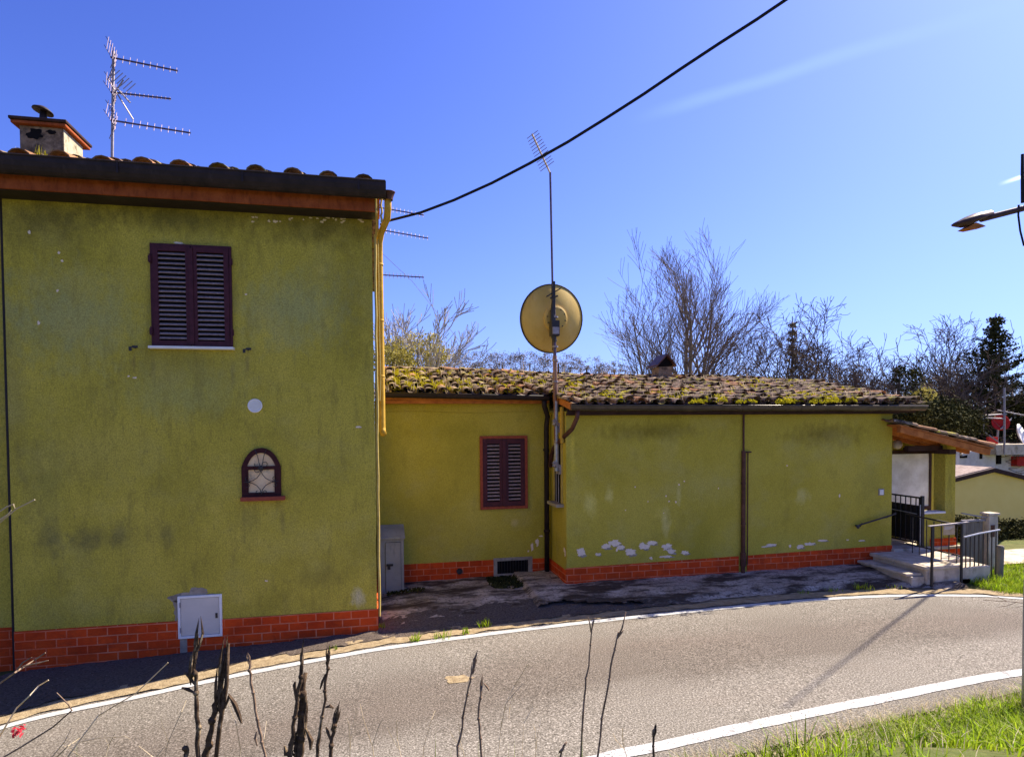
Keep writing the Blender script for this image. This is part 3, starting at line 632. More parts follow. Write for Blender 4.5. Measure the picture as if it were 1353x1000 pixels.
# little side window
a = MB(); a.box(UC - .02, UC - .001, 9.52, 9.58, 1.36, 2.35); a.box(UC - .02, UC - .001, 9.94, 10.0, 1.36, 2.35); a.box(UC - .02, UC - .001, 9.58, 9.94, 2.29, 2.35)
sw = a.build('side_window', M['cream'], H2)
a = MB(); a.box(UC - .008, UC - .002, 9.58, 9.94, 1.36, 2.29); a.build('pane', M['darkslot'], sw)
a = MB(); a.box(UC - .12, UC - .001, 9.48, 10.02, 1.31, 1.355); a.build('sill', M['cement'], sw)
a = MB()
for k in range(2): a.tube([(UC - .03, 9.66 + k * .13, 1.36), (UC - .03, 9.66 + k * .13, 2.3)], .008, 5)
a.build('window_bar', M['alu'], sw)
# gutters / fascia
def half_gutter(mb, u0, u1, v, z0, z1, r, mi=0, nseg=30, rim=1):
    an = [RAD(x) for x in range(0, 181, 18)]
    for i in range(nseg):
        a, b = u0 + (u1 - u0) * i / nseg, u0 + (u1 - u0) * (i + 1) / nseg
        A = z0 + (z1 - z0) * i / nseg + .008 * noise.noise(V((a * 2, v, 0))); B = z0 + (z1 - z0) * (i + 1) / nseg + .008 * noise.noise(V((b * 2, v, 0)))
        for k in range(len(an) - 1):
            c0, s0, c1, s1 = -math.cos(an[k]) * r, -math.sin(an[k]) * r, -math.cos(an[k + 1]) * r, -math.sin(an[k + 1]) * r
            mb.quad((a, v + c0, A + s0), (b, v + c0, B + s0), (b, v + c1, B + s1), (a, v + c1, A + s1), mi)
        if i % 5 == 2:
            for k in range(len(an) - 1):
                c0, s0, c1, s1 = -math.cos(an[k]) * (r + .004), -math.sin(an[k]) * (r + .004), -math.cos(an[k + 1]) * (r + .004), -math.sin(an[k + 1]) * (r + .004)
                mb.quad((a, v + c0, A + s0), (a + .025, v + c0, A + s0), (a + .025, v + c1, A + s1), (a, v + c1, A + s1), mi)
    for uu, zz in ((u0, z0), (u1, z1)): mb.prism([(uu, v - math.cos(x) * r, zz - math.sin(x) * r) for x in an], (.004, 0, 0), mi)
    mb.tube([(u0, v - r, z0), (u1, v - r, z1)], .011, 6, mi)
a = MB(); half_gutter(a, UC - .02, 8.97, 9.07, 2.865, 2.845, .08, nseg=60); a.build('gutter', M['lowgutter'], H2, smooth=True)
a = MB(); half_gutter(a, .10, UC - .1, 9.97, 3.085, 3.035, .07); a.build('gutter', M['darkgutter'], H2, smooth=True)
a = MB(); a.box(UC - .03, 8.9, 9.165, 9.19, 2.735, 2.83); a.box(UC, 8.62, 9.2, V1 - .001, 2.72, 2.75); a.build('eave_board', M['darktrim'], H2)
a = MB(); a.bar((.05, 10.08, 3.03), (UC - .06, 10.08, 2.99), .03, .09); a.bar((.05, 10.18, 2.95), (UC - .06, 10.18, 2.95), .17, .05); a.build('eave_board', M['rafter'], H2)
a = MB(); a.tube([(.1 + k * .3, V2 - .006, 2.80 + .012 * math.sin(k) - k * .002) for k in range(9)], .005, 5); a.build('wall_cable', M['stucco_low'], H2)
a = MB(); a.prism([(UC - .035, 9.02, 2.80), (UC - .035, 9.95, 2.96), (UC - .035, 9.95, 3.06), (UC - .035, 9.02, 2.90)], (.03, 0, 0)); a.build('verge_board', M['rafter'], H2)
# roof: barrel tiles
rt = MB(); sp = .192
ncol = int((UE - .02) / sp)
def tile_z(u, v): return roof_z(u, v)
def vstart(u):
    if u < UC - .06: return 9.93
    if u < 8.9: return 9.02
    return 9.02 + (u - 8.9) / (UE - 8.9 + .001) * (VR - 9.02)
for i in range(ncol + 1):
    u = .10 + i * sp
    v0 = vstart(u); nr = int((VR - v0) / .36) + 1
    cj = random.uniform(-.012, .012)
    for r in range(nr):
        va = v0 + r * .36 + random.uniform(-.045, .045); vb = min(va + .45, VR + .05)
        if vb - va < .1: continue
        uu = u + cj + random.uniform(-.030, .030); dz = random.uniform(-.016, .030)
        k = 1 if random.random() < .10 else 0
        barrel(rt, (uu, va, tile_z(u, va) + .058 + dz), (uu + random.uniform(-.03, .03), vb, tile_z(u, vb) + .034 + dz * .5), random.uniform(.064, .084), random.uniform(.054, .064), (0, 0, 1), k)
        up = u + sp / 2 + random.uniform(-.012, .012)
        x0, z0_, z1_ = .072, tile_z(u, va) + .022, tile_z(u, vb) + .004
        rt.add([(up - x0, va, z0_ + .03), (up - x0 * .5, va, z0_), (up + x0 * .5, va, z0_), (up + x0, va, z0_ + .03), (up - x0, vb, z1_ + .03), (up - x0 * .5, vb, z1_), (up + x0 * .5, vb, z1_), (up + x0, vb, z1_ + .03)], [(0, 1, 5, 4), (1, 2, 6, 5), (2, 3, 7, 6)], 0)
nb = 40
for i in range(nb):
    a_, b_ = .02 + (UE - .02) * i / nb, .02 + (UE - .02) * (i + 1) / nb
    va, vb = vstart((a_ + b_) / 2) + .03, vstart((a_ + b_) / 2) + .03
    for j in range(6):
        f0, f1 = j / 6, (j + 1) / 6
        P = [(a_, va + (VR - va) * f0), (b_, vb + (VR - vb) * f0), (b_, vb + (VR - vb) * f1), (a_, va + (VR - va) * f1)]
        rt.add([(x, y, tile_z(x, y) - .012) for x, y in P], [(0, 1, 2, 3)], 0)
    rt.quad((a_, VR, ridge_z(a_) - .02), (b_, VR, ridge_z(b_) - .02), (b_, 15.9, 2.8), (a_, 15.9, 2.8), 0)
roof2 = rt.build('roof', [M['tile'], M['tile_up']], H2)
rd = MB(); k = 0; u = .05
while u < UE - .2:
    L_ = .40 + random.uniform(-.02, .02)
    barrel(rd, (u, VR + random.uniform(-.02, .02), ridge_z(u) + .025 + random.uniform(-.008, .012)), (min(u + L_ + .05, UE + .1), VR, ridge_z(u + L_) + .01), .098, .085, (0, 0, 1), 1 if random.random() < .5 else 0); u += L_
rd.build('ridge_tile', [M['tile'], M['tile_up']], roof2)
# rear/right gable filler
a = MB(); a.prism([(8.62, 9.6, 2.5), (8.62, 15.2, 2.5), (8.62, 15.2, 2.75), (8.62, VR, 3.3), (8.62, 9.6, 2.8)], (.02, 0, 0)); a.build('gable', M['stucco_low'], H2)
# moss cushions and straw on the roof
mo = MB()
def cushion(mb, c, r, h, n=26, mi=0):
    for _ in range(n):
        a = random.uniform(0, 6.28); d = r * math.sqrt(random.random()); x, y = c[0] + math.cos(a) * d * 1.3, c[1] + math.sin(a) * d
        z = c[2] + h * (1 - (d / r) ** 2) * random.uniform(.4, 1); s_ = random.uniform(.010, .024)
        b = random.uniform(0, 6.28); dx, dy = math.cos(b) * s_, math.sin(b) * s_
        mb.add([(x - dx, y - dy, z - s_ * .5), (x + dx, y + dy, z - s_ * .3), (x + dy * .6, y - dx * .6, z + s_ * 1.3)], [(0, 1, 2)], mi)
        mb.add([(x - dy, y + dx, z - s_ * .5), (x + dy, y - dx, z - s_ * .3), (x + dx * .6, y + dy * .6, z + s_)], [(0, 1, 2)], mi)
def roofpt(px, py):
    d = ray(px, py); t_ = 9.0 / d.y
    for _ in range(30):
        P = CAM + d * t_; zz = roof_z(P.x, P.y) + .06
        e_ = P.z - zz
        t_ -= .9 * e_ / (d.z - .22 * d.y)
    return CAM + d * t_
for x0, x1, y0, y1, cnt, rr in ((520, 560, 488, 516, 26, .085), (560, 720, 500, 518, 34, .07), (730, 775, 500, 530, 14, .07), (512, 720, 488, 500, 24, .05), (790, 830, 515, 531, 9, .06), (860, 1010, 510, 533, 36, .065), (980, 1060, 497, 520, 26, .06), (1060, 1112, 518, 535, 34, .085), (1025, 1060, 525, 535, 12, .06), (1110, 1150, 515, 535, 10, .06), (1010, 1180, 505, 530, 24, .05), (770, 1000, 492, 530, 40, .04)):
    for _ in range(cnt):
        q = roofpt(random.uniform(x0, x1), random.uniform(y0, y1))
        if q.y > VR or q.y < 8.9 or q.x > UE: continue
        cushion(mo, (q.x, q.y, q.z - .015), rr * random.uniform(.7, 1.5), .075, 34)
mm_ = mo.build('moss', M['moss'], roof2); mm_['kind'] = 'stuff'
sw_ = MB()
for _ in range(1500):
    u = random.uniform(.1, 9.0); v = random.uniform(vstart(u), VR - .05); b = (u, v, roof_z(u, v) + .04)
    if u > 9.2: continue
    tuft(sw_, b, random.choice((1, 1, 2, 3)), random.uniform(.06, .17), .03, .0035, 0, .5)
for px in (520, 585, 612, 690, 700, 745, 800):
    q = roofpt(px, 495); tuft(sw_, q, 3, .28, .03, .004, 0, .9)
sw_.build('dry_grass', M['straw'], roof2)['kind'] = 'stuff'
# ridge vent
q = onv(876, 487, VR); a = MB()
a.box(q.x - .15, q.x + .15, VR - .13, VR + .2, ridge_z(q.x) - .1, q.z + .03); rv = a.build('ridge_vent', M['sootstone'], roof2)
a = MB(); ap_ = onv(876, 471, VR).z
for sx in (-1, 1): a.prism([(q.x, VR - .2, ap_), (q.x + sx * .21, VR - .2, q.z + .03), (q.x + sx * .21, VR - .2, q.z + .065), (q.x, VR - .2, ap_ + .04)][::sx], (0, .5, 0))
a.prism([(q.x - .16, VR - .12, q.z + .05), (q.x + .16, VR - .12, q.z + .05), (q.x, VR - .12, ap_ - .01)], (0, .3, 0), 1)
a.build('vent_roof', [M['copper'], M['darkslot']], rv)
# downpipes
a = MB(); ux = 2.775
a.tube([(2.66, 9.97, 2.97), (2.67, 10.0, 2.88), (ux - .02, 10.12, 2.72), (ux - .03, 10.16, 2.55), (ux - .03, 10.18, .05)], .042, 10)
for z in (2.15, .82): a.tube([(ux - .03, 10.18, z), (ux - .03, 10.18, z + .04)], .052, 10)
a.build('downpipe', M['darkgutter'], H2, smooth=True)
a = MB(); a.tube([(2.93, 9.07, 2.80), (2.92, 9.08, 2.68), (2.87, 9.16, 2.52), (2.79, 9.5, 2.34), (2.77, 9.8, 2.22), (2.775, 9.98, 2.1), (2.775, 10.05, 1.9)], .034, 10); a.tube([(2.935, 9.07, 2.79), (2.935, 9.07, 2.83)], .045, 10)
a.build('copper_downpipe', M['copper'], H2, smooth=True)
a = MB(); a.tube([(2.79, 9.42, 2.85), (2.785, 9.42, 2.4), (2.79, 9.40, 2.3)], .03, 9); a.build('overflow_pipe', M['yellowpipe'], H2)
a = MB(); q = onv(983, 552, V1 - .03); q2 = onv(981, 762, V1 - .03); zt_ = onv(983, 598, V1).z
a.tube([(q.x, V1 - .022, 2.74), (q.x, V1 - .022, zt_)], .016, 8); a.tube([(q.x - .005, V1 - .032, zt_ + .03), (q.x - .012, V1 - .032, .09)], .034, 10)
a.tube([(q.x + .075, V1 - .025, zt_ + .0), (q.x + .07, V1 - .025, .3)], .009, 6); a.tube([(q.x - .03, V1 - .03, zt_ + .01), (q.x + .13, V1 - .03, zt_ + .01)], .014, 6)
for z in (.95, 1.6): a.tube([(q.x - .008, V1 - .032, z), (q.x - .008, V1 - .032, z + .03)], .040, 10)
a.tube([(q.x - .012, V1 - .034, .50), (q.x - .012, V1 - .034, .28)], .046, 10)
a.build('drainpipe', M['copper'], H2, smooth=False)
q = onv(1164, 650, V1); a = MB(); a.box(q.x - .055, q.x + .055, V1 - .012, V1 - .001, q.z - .055, q.z + .06); bp = a.build('doorbell_plate', M['cement'], H2, bevel=.003)
a = MB(); a.box(q.x - .04, q.x + .03, V1 - .028, V1 - .0125, q.z - .042, q.z + .042); a.build('doorbell_face', M['whiteplastic'], bp, bevel=.004)
a = MB()
for dx, dz in ((-.018, .012), (.010, .012), (-.018, -.014), (.010, -.014)): a.box(q.x + dx - .005, q.x + dx + .005, V1 - .031, V1 - .0285, q.z + dz - .007, q.z + dz + .007)
a.build('doorbell_button', M['meter'], bp)
a = MB(); r0, r1 = onv(1134, 694, V1 - .06), onv(1180, 680, V1 - .06)
a.tube([(r0.x, V1 - .005, r0.z - .01), (r0.x - .01, V1 - .06, r0.z - .015), (r0.x + .03, V1 - .065, r0.z + .01), (r1.x - .02, V1 - .065, r1.z), (r1.x + .05, V1 - .06, r1.z + .02), (r1.x + .08, V1 + .03, r1.z + .01)], .014, 8)
a.tube([(r0.x + .08, V1 - .002, r0.z - .03), (r0.x + .07, V1 - .065, r0.z + .03)], .012, 6); a.tube([(r1.x - .09, V1 - .002, r1.z - .05), (r1.x - .09, V1 - .065, r1.z - .02)], .012, 6)
a.lathe((r0.x - .01, V1 - .07, r0.z - .02), (0, -1, 0), [(.03, -.01), (.034, 0), (0, .012)], 10)
a.build('handrail', M['iron'], H2)

# ------------------------------------------------------------------ porch
VB = 10.2; TZ = .42
PO = thing('porch', (9.3, 9.6, 0), 'small porch with sloping timber roof and green pillar beside the low house', 'porch')
a = MB(); a.prism([(8.612, VB, -.6), (10.52, VB, -.6), (10.52, VB, 2.03), (8.612, VB, 2.44)], (0, .2, 0)); a.build('back_wall', M['stucco_low'], PO)
q0, q1 = onv(1180, 600, VB), onv(1225, 665, VB)
a = MB(); a.box(q0.x - .35, q1.x, VB - .03, VB - .001, 1.0, q0.z); a.build('white_screen', M['sheet'], PO)
a = MB(); a.box(q0.x - .4, q1.x + .05, VB - .035, VB - .001, q0.z + .001, q0.z + .07); a.box(q1.x + .001, q1.x + .05, VB - .045, VB - .002, TZ, q0.z); a.box(q0.x - .4, q1.x, VB - .05, VB - .001, .94, .998); a.build('screen_frame', M['darktrim'], PO)
a = MB(); a.box(8.612, 10.0, 9.3, VB - .002, -.3, TZ - .05, 1); a.box(8.60, 10.02, 9.28, VB - .002, TZ - .049, TZ, 0); a.build('terrace_floor', [M['concrete_w'], M['brickband']], PO, bevel=.006)
a = MB(); pl, pr = onv(1229, 680, 9.42).x, onv(1262, 680, 9.36).x
pu0 = onv(1249, 640, 9.36).x
a.box(pu0, pr, 9.36, 9.6, -.3, 2.2); a.build('pillar', M['stucco'], PO, bevel=.006)
a = MB(); a.box(9.285, pu0 - .001, 9.36, 9.52, TZ, .985); a.build('parapet', M['stucco'], PO)
a = MB(); a.box(9.27, pu0 - .002, 9.34, 9.54, .987, 1.02); a.build('coping', M['marble'], PO, bevel=.004)
a = MB(); a.box(9.40, pr + .014, 9.345, 9.3595, -.3, .55); a.build('plinth', M['brickband'], PO)
# lean-to roof
zh, ze = 2.545, 2.135; uh, ue = 8.50, 10.38
def lz(u): return zh + (ze - zh) * (u - uh) / (ue - uh)
a = MB()
for i in range(15):
    v = 9.10 + i * .085
    if i % 2 == 0: a.bar((uh, v, lz(uh) - .02), (ue, v, lz(ue) - .02), .08, .02)
a.prism([(uh, 9.08, lz(uh) - .005), (ue, 9.08, lz(ue) - .005), (ue, 9.08, lz(ue) - .03), (uh, 9.08, lz(uh) - .03)], (0, 1.3, 0)); a.build('ceiling_board', M['rafter'], PO)
for v in (9.11, 9.5, 9.95):
    a = MB(); a.bar((uh + .02, v, lz(uh) - .085), (ue - .05, v, lz(ue) - .085), .075, .10); a.build('rafter', M['rafter'], PO)
a = MB(); a.box(pu0 - .08, pu0 + .05, 9.2, VB, 2.02, 2.10); a.bar((9.0, 9.46, 2.12), (pr + .05, 9.46, 2.12), .08, .09); a.build('beam', M['darktrim'], PO)
a = MB()
for i in range(7):
    v = 9.12 + i * .19
    for r in range(5):
        u = ue + .06 - r * .4
        barrel(a, (u + random.uniform(-.02, .02), v, lz(u) + .035), (u - .46, v, lz(u - .46) + .02), .075, .062, (0, 0, 1), random.choice((0, 1)), 5)
a.quad((uh, 9.07, lz(uh)), (ue + .05, 9.07, lz(ue + .05)), (ue + .05, 10.4, lz(ue + .05)), (uh, 10.4, lz(uh)), 0)
a.build('roof', [M['tile'], M['tile_up']], PO)
q = onu(1187, 588, 8.63); q = V((8.75, 9.55, 2.22)); q = onv(1186, 587, 9.75); a = MB(); a.lathe(q, (0, -1, .1), [(0, -.09), (.06, -.07), (.085, 0), (.06, .05), (0, .07)], 14); a.build('porch_lamp', M['concrete_w'], PO, smooth=True)
# gate
GT = thing('iron_gate', (9.24, 9.4, TZ), 'dark iron bar gate with sheet lower panel closing the porch', 'gate')
gu = 9.245; ztop = 1.262; gv0, gv1 = 9.39, 10.15
a = MB(); a.tube([(gu, gv0, ztop), (gu, gv1, ztop)], .016, 6); a.tube([(gu, gv0, TZ + .05), (gu, gv1, TZ + .05)], .016, 6); a.box(gu - .02, gu + .02, gv0 - .0, gv0 + .03, TZ + .03, ztop); a.box(gu - .02, gu + .02, gv1 - .03, gv1, TZ + .03, ztop)
a.build('gate_frame', M['iron'], GT)
for k in range(6):
    v = gv0 + .03 + (gv1 - gv0 - .03) * (k + .7) / 6.5; a = MB(); a.tube([(gu, v, TZ + .05), (gu, v, ztop)], .010, 6); a.build('bar', M['iron'], GT)
a = MB(); a.box(gu + .012, gu + .018, gv0 + .03, gv1 - .03, TZ + .07, ztop - .14); a.build('sheet_panel', M['iron'], GT)
a = MB(); a.tube([(gu - .04, gv0 + .05, .98), (gu - .04, gv1, 1.0)], .010, 6); a.build('gate_rail', M['steel'], GT)
a = MB(); a.box(gu - .025, gu + .025, gv0 - .045, gv0 - .005, TZ, 1.30); a.build('gate_post', M['iron'], GT); 
a = MB(); a.tube([(gu - .035, gv0 - .02, TZ + .02), (gu - .035, gv0 - .02, 1.15)], .010, 6); a.build('drop_bolt', M['steel'], GT)
# steps
ST = thing('entrance_steps', (8.4, 8.8, .1), 'two worn concrete steps and landing at the right end of the low house', 'steps')
LZ = .385; lf = 8.18
a = MB(); a.box(8.19, 9.38, lf + .03, 9.29, -.2, LZ - .055); a.box(7.96, 8.188, lf + .06, 9.30, -.2, .225); a.build('step_base', M['concrete_w'], ST, bevel=.012)
a = MB(); a.box(8.13, 8.80, lf, 9.298, LZ - .054, LZ); a.box(8.801, 9.42, lf + .35, 9.298, LZ - .054, LZ - .002); a.build('landing', M['concrete_w'], ST, bevel=.012)
a = MB(); a.box(7.90, 8.186, lf + .10, 9.31, .226, .268); a.build('tread', M['concrete_w'], ST, bevel=.012)
a = MB(); a.box(8.80, 9.02, lf + .03, lf + .34, -.2, .17); a.build('lower_block', M['concrete_w'], ST, bevel=.02)
# railing
RL = thing('step_railing', (8.5, lf, .3), 'black iron railing with pale top rail on the front of the steps', 'railing')
rv_ = lf - .025; A = onv(1231, 770, rv_); B = onv(1270, 769, rv_); zt1, zt2 = onv(1229, 695, rv_).z, onv(1274, 691, rv_).z
for P, zt_ in ((A, zt1), (B, zt2)):
    a = MB(); a.box(P.x - .014, P.x + .014, rv_ - .014, rv_ + .014, .05, zt_ - .01); a.build('post', M['iron'], RL)
a = MB(); a.bar((A.x - .06, rv_, zt1), (B.x + .11, rv_, zt2 + .015), .045, .014); a.build('top_rail', M['alu'], RL)
sd = 9.25
for k in range(7):
    u = B.x + .04; v = rv_ + .12 + k * .14; a = MB(); a.tube([(u, v, LZ), (u, v, .98)], .008, 6); a.build('baluster', M['iron'], RL)
a = MB(); a.tube([(B.x, rv_, .99), (B.x + .04, sd, 1.02)], .014, 6); a.tube([(B.x, rv_, .52), (B.x + .04, sd, .52)], .012, 6); a.build('side_rail', M['iron'], RL)
s0, s1 = onv(1247, 694, rv_ - .03), onv(1262, 706, rv_ - .03)
SG = MB(); SG.box(s0.x, s1.x, rv_ - .026, rv_ - .02, s1.z, s0.z); sg = SG.build('sign', M['signface'])
tag(sg, 'small faded tan notice board hung on the step railing', 'sign')
a = MB()
for k in range(3): a.box(s0.x + .02, s1.x - .02 - .03 * k, rv_ - .028, rv_ - .0262, s0.z - .03 - k * .016, s0.z - .022 - k * .016)
a.build('faded_band', M['meter'], sg)

# ------------------------------------------------------------------ fences, cabinet, hedge, far houses
FN = thing('garden_fence', (9.3, 8.2, .15), 'low iron bar fence with rounded rail running from the steps to a wooden post', 'fence')
f0, f1 = V((8.92, 8.22, 0)), V((9.62, 8.30, 0)); a = MB()
a.tube([(8.86, 8.20, .80), (9.2, 8.25, .835), (9.66, 8.31, .865)], .014, 6); a.build('top_rail', M['steel'], FN)
for k in range(8):
    p_ = f0.lerp(f1, k / 7.5); a = MB(); a.tube([(p_.x, p_.y, .02), (p_.x, p_.y, .81 + .007 * k)], .010, 6); a.build('bar', M['iron'], FN)
PK = thing('picket_fence', (9.6, 8.9, .15), 'grey board fence with pale rails and a rusty plate behind the iron bars', 'fence')
bx0, bx1 = onv(1272, 720, 8.93).x, onv(1299, 720, 8.93).x; a = MB()
for k in range(5): a.box(bx0 + (bx1 - bx0) * k / 5, bx0 + (bx1 - bx0) * (k + .88) / 5, 8.93, 8.95, -.1, .90 + random.uniform(-.02, .02))
a.build('board', M['wood'], PK)
a = MB(); a.box(bx0 - .05, bx1 + .02, 8.90, 8.928, .90, .935); a.build('rail', M['alu'], PK); a = MB(); a.bar((bx0 - .1, 8.86, 1.06), (bx1 + .02, 8.9, .96), .03, .02); a.build('rail', M['alu'], PK)
px0, px1 = bx1 + .03, onv(1315, 720, 8.9).x
a = MB(); a.box(px0, px1, 8.85, 9.0, -.1, 1.0); a.box(px0 - .02, px1 + .02, 8.83, 9.02, 1.001, 1.04); a.build('gate_pier', M['concrete_w'], PK, bevel=.01)
a = MB(); a.box(px0 + .03, px0 + .10, 8.835, 8.849, .64, .84); a.build('rusty_plate', M['copper'], PK)
WP = MB(); pz = onv(1321, 722, 8.36); WP.tube([(pz.x - .02, 8.36, .0), (pz.x, 8.36, .4), (pz.x + .01, 8.36, pz.z)], [.06, .058, .055], 9); WP.tube([(pz.x + .01, 8.36, pz.z), (pz.x + .01, 8.36, pz.z + .02)], [.055, .04], 9)
tag(WP.build('wooden_post', M['wood'], bevel=.004), 'weathered round wooden post at the end of the iron bar fence', 'post')
CB = thing('utility_cabinet', (.4, 9.9, .1), 'grey metal utility cabinet with sloped lid in the recess corner', 'cabinet')
cv = 9.80; c0, c1 = onv(500, 770, cv).x + .02, onv(534, 770, cv).x; zb_, zt_ = .04, onv(520, 712, cv).z
a = MB(); a.box(c0, c1, cv, 10.24, zb_, zt_); a.build('body', M['cabinet'], CB, bevel=.006)
a = MB(); a.prism([(c0 - .02, cv - .03, zt_ + .001), (c0 - .02, 10.27, zt_ + .001), (c0 - .02, 10.27, zt_ + .15), (c0 - .02, cv - .03, zt_ + .03)], (c1 - c0 + .04, 0, 0)); a.build('lid', M['cabinet'], CB, bevel=.004)
a = MB(); a.box(c0 + .09, c1 - .045, cv - .012, cv - .001, zb_ + .06, zt_ - .05); dr = a.build('door', M['cabinet'], CB, bevel=.003)
a = MB(); a.box(c0 + .10, c0 + .20, cv - .035, cv - .013, zt_ - .40, zt_ - .37); a.box(c0 + .12, c0 + .16, cv - .03, cv - .013, zt_ - .45, zt_ - .401); a.build('latch', M['iron'], dr)
a = MB(); a.box(c0 + .086, c0 + .0895, cv - .006, cv - .0008, zb_ + .06, zt_ - .05); a.box(c1 - .0445, c1 - .041, cv - .006, cv - .0008, zb_ + .06, zt_ - .05); a.box(c0 + .09, c1 - .045, cv - .006, cv - .0008, zt_ - .0495, zt_ - .045); a.build('seam', M['darkslot'], dr)

def leaf(mb, p, s_, mi=0, up=.3):
    n = V((random.gauss(0, 1), random.gauss(0, 1), random.gauss(up, 1))).normalized(); x = n.orthogonal().normalized()
    x = (Matrix.Rotation(random.uniform(0, 6.28), 3, n) @ x); y = n.cross(x)
    mb.add([p - x * s_ * .5, p + y * s_ * .3 , p + x * s_ * .6, p - y * s_ * .3], [(0, 1, 2, 3)], mi)
def cloud(mb, c, rad, nclump, nleaf, size, cs=.25, mi=0, shell=.75):
    c = V(c)
    for _ in range(nclump):
        d = V((random.gauss(0, 1), random.gauss(0, 1), random.gauss(0, 1))).normalized() * (random.uniform(shell, 1) if random.random() < .8 else random.random())
        k = V((c.x + d.x * rad[0], c.y + d.y * rad[1], c.z + d.z * rad[2])); cr = cs * random.uniform(.6, 1.4) * min(rad)
        for _ in range(nleaf):
            p_ = k + V((random.gauss(0, 1), random.gauss(0, 1), random.gauss(0, .8))) * cr * .55
            leaf(mb, p_, size * random.uniform(.6, 1.4), mi)
YH = thing('yellow_house', (18.3, 16, -1.3), 'low ochre yellow gabled outbuilding with dark brown roof edge beyond the hedge', 'house')
yn = V((math.sin(RAD(0)), -math.cos(RAD(0)), 0)); yd = V((math.cos(RAD(0)), math.sin(RAD(0)), 0)); yo = onv(1311, 618, 16)
def ony(x, y): d = ray(x, y); return CAM + d * ((yo - CAM).dot(yn) / d.dot(yn))
yl, yr2 = ony(1255, 632), ony(1362, 631); hw = 3.4
def yside(sx, ext, dz, off=0):
    e_ = yl if sx < 0 else yr2; L_ = abs((e_ - yo).dot(yd)); sl_ = (yo.z - e_.z) / L_
    q_ = yo + yd * sx * ext + yn * off; q_.z = yo.z - sl_ * ext + dz; return q_
def ybase(sx, ext): q_ = yo + yd * sx * ext; q_.z = -1.6; return q_
a = MB(); a.prism([ybase(-1, hw), ybase(1, hw), yside(1, hw, -.07), yo + V((0, 0, -.07)), yside(-1, hw, -.07)], -yn * 5); a.build('wall', M['yellowwall'], YH)
for sx in (-1, 1):
    a = MB(); a.prism([yo + yn * .1, yside(sx, hw + .3, 0, .1), yside(sx, hw + .3, -.12, .1), yo + yn * .1 + V((0, 0, -.12))][::sx], -yn * .09); a.build('verge_board', M['darktrim'], YH)
    a = MB(); a.prism([yo + V((0, 0, .02)), yside(sx, hw + .3, .02), yside(sx, hw + .3, -.06), yo + V((0, 0, -.06))][::sx], -yn * 5.2); a.build('roof', M['paleroof'], YH)

HG = MB(); random.seed(3)
for i in range(34):
    t = i / 33; px = 1255 + 130 * t
    q = onv(px, 700 - 3 * math.sin(t * 9), 11.4)
    zg = height(q.x, 11.4)
    top = onv(px, 684 + 4 * math.sin(i * 1.3) + 10 * t, 11.4).z
    cloud(HG, (q.x, 11.5 + .2 * math.sin(i), (zg - .1 + top) / 2), (.22, .38, max((top - zg + .1) / 2, .2)), 30, 14, .055, .4)
tag(HG.build('hedge', M['ivy']), 'dark clipped hedge in front of the yellow outbuilding', 'hedge')
# farther white house with red details
WH = thing('white_house', (28, 24, -1.4), 'whitewashed house with red patches and flat terraces behind the yellow outbuilding', 'house')
def W_(x, y, v=24): return onv(x, y, v)
a = MB(); A, B = W_(1262, 617), W_(1316, 583); a.box(A.x, B.x, 24, 28, -1.6, B.z); A, B = W_(1317, 640), W_(1420, 600); a.box(A.x, B.x, 24.3, 28.5, -1.6, onv(1317, 596, 24.3).z); a.build('wall', M['whitewall'], WH)
a = MB(); A, B = W_(1303, 598), W_(1316, 577); a.box(A.x, B.x, 23.9, 23.995, A.z, B.z); a.build('red_panel', M['redpaint'], WH); a = MB(); A, B = W_(1344, 616), W_(1368, 603); a.box(A.x, B.x, 24.0, 24.295, A.z, B.z); a.build('red_panel', M['redpaint'], WH)
a = MB(); A, B = W_(1316, 597, 23.4), W_(1400, 586, 23.4); a.box(A.x, B.x, 23.4, 26, A.z - .14, B.z); a.build('balcony_slab', M['concrete_w'], WH)
for A, B in ((W_(1268, 605), W_(1277, 592)), (W_(1317, 613, 24.2), W_(1322, 600, 24.2)), (W_(1294, 606), W_(1297, 588))):
    a = MB(); a.box(A.x, B.x, A.y - .05, A.y + (.099 if A.y > 24.1 else -.002), A.z, B.z); a.build('window', M['darkslot'], WH)
a = MB(); A, B = W_(1263, 622, 22), W_(1268, 592, 22); a.box(A.x, B.x, 22, 22.2, -1.6, B.z); tag(a.build('white_post', M['whitewall']), 'white square gatepost seen just right of the green porch pillar', 'post')
a = MB(); A, B = W_(1270, 601, 23.6), W_(1288, 596, 23.6); a.bar(A, B, .12, .10); a.build('awning_bar', M['whitewall'], WH)
DA = thing('red_dish', (0, 0, 0), 'red satellite dish on the white house terrace', 'satellite dish'); DA.location = W_(1322, 558, 24.5)
q = DA.location.copy(); a = MB(); a.lathe(q, (-.5, -1, .25), [(0, -.09), (.2, -.065), (.37, 0), (.38, .015), (.36, .015), (.2, -.045), (0, -.07)], 20); a.build('reflector', M['redpaint'], DA, smooth=True)
a = MB(); a.tube([q + V((.1, .2, 0)), q + V((.1, .25, -1.2))], .05, 6); a.bar(q + V((-.1, -.1, -.3)), q + V((.6, .0, .15)), .05, .05); a.build('bracket', M['alu'], DA)
DB = thing('white_dish', W_(1350, 574, 24.5), 'pale white satellite dish at the right edge of the picture', 'satellite dish'); q = DB.location.copy()
a = MB(); a.lathe(q, (.5, -1, .35), [(0, -.14), (.3, -.10), (.52, 0), (.53, .02), (.3, -.07), (0, -.11)], 20); a.build('reflector', M['whiteplastic'], DB, smooth=True)
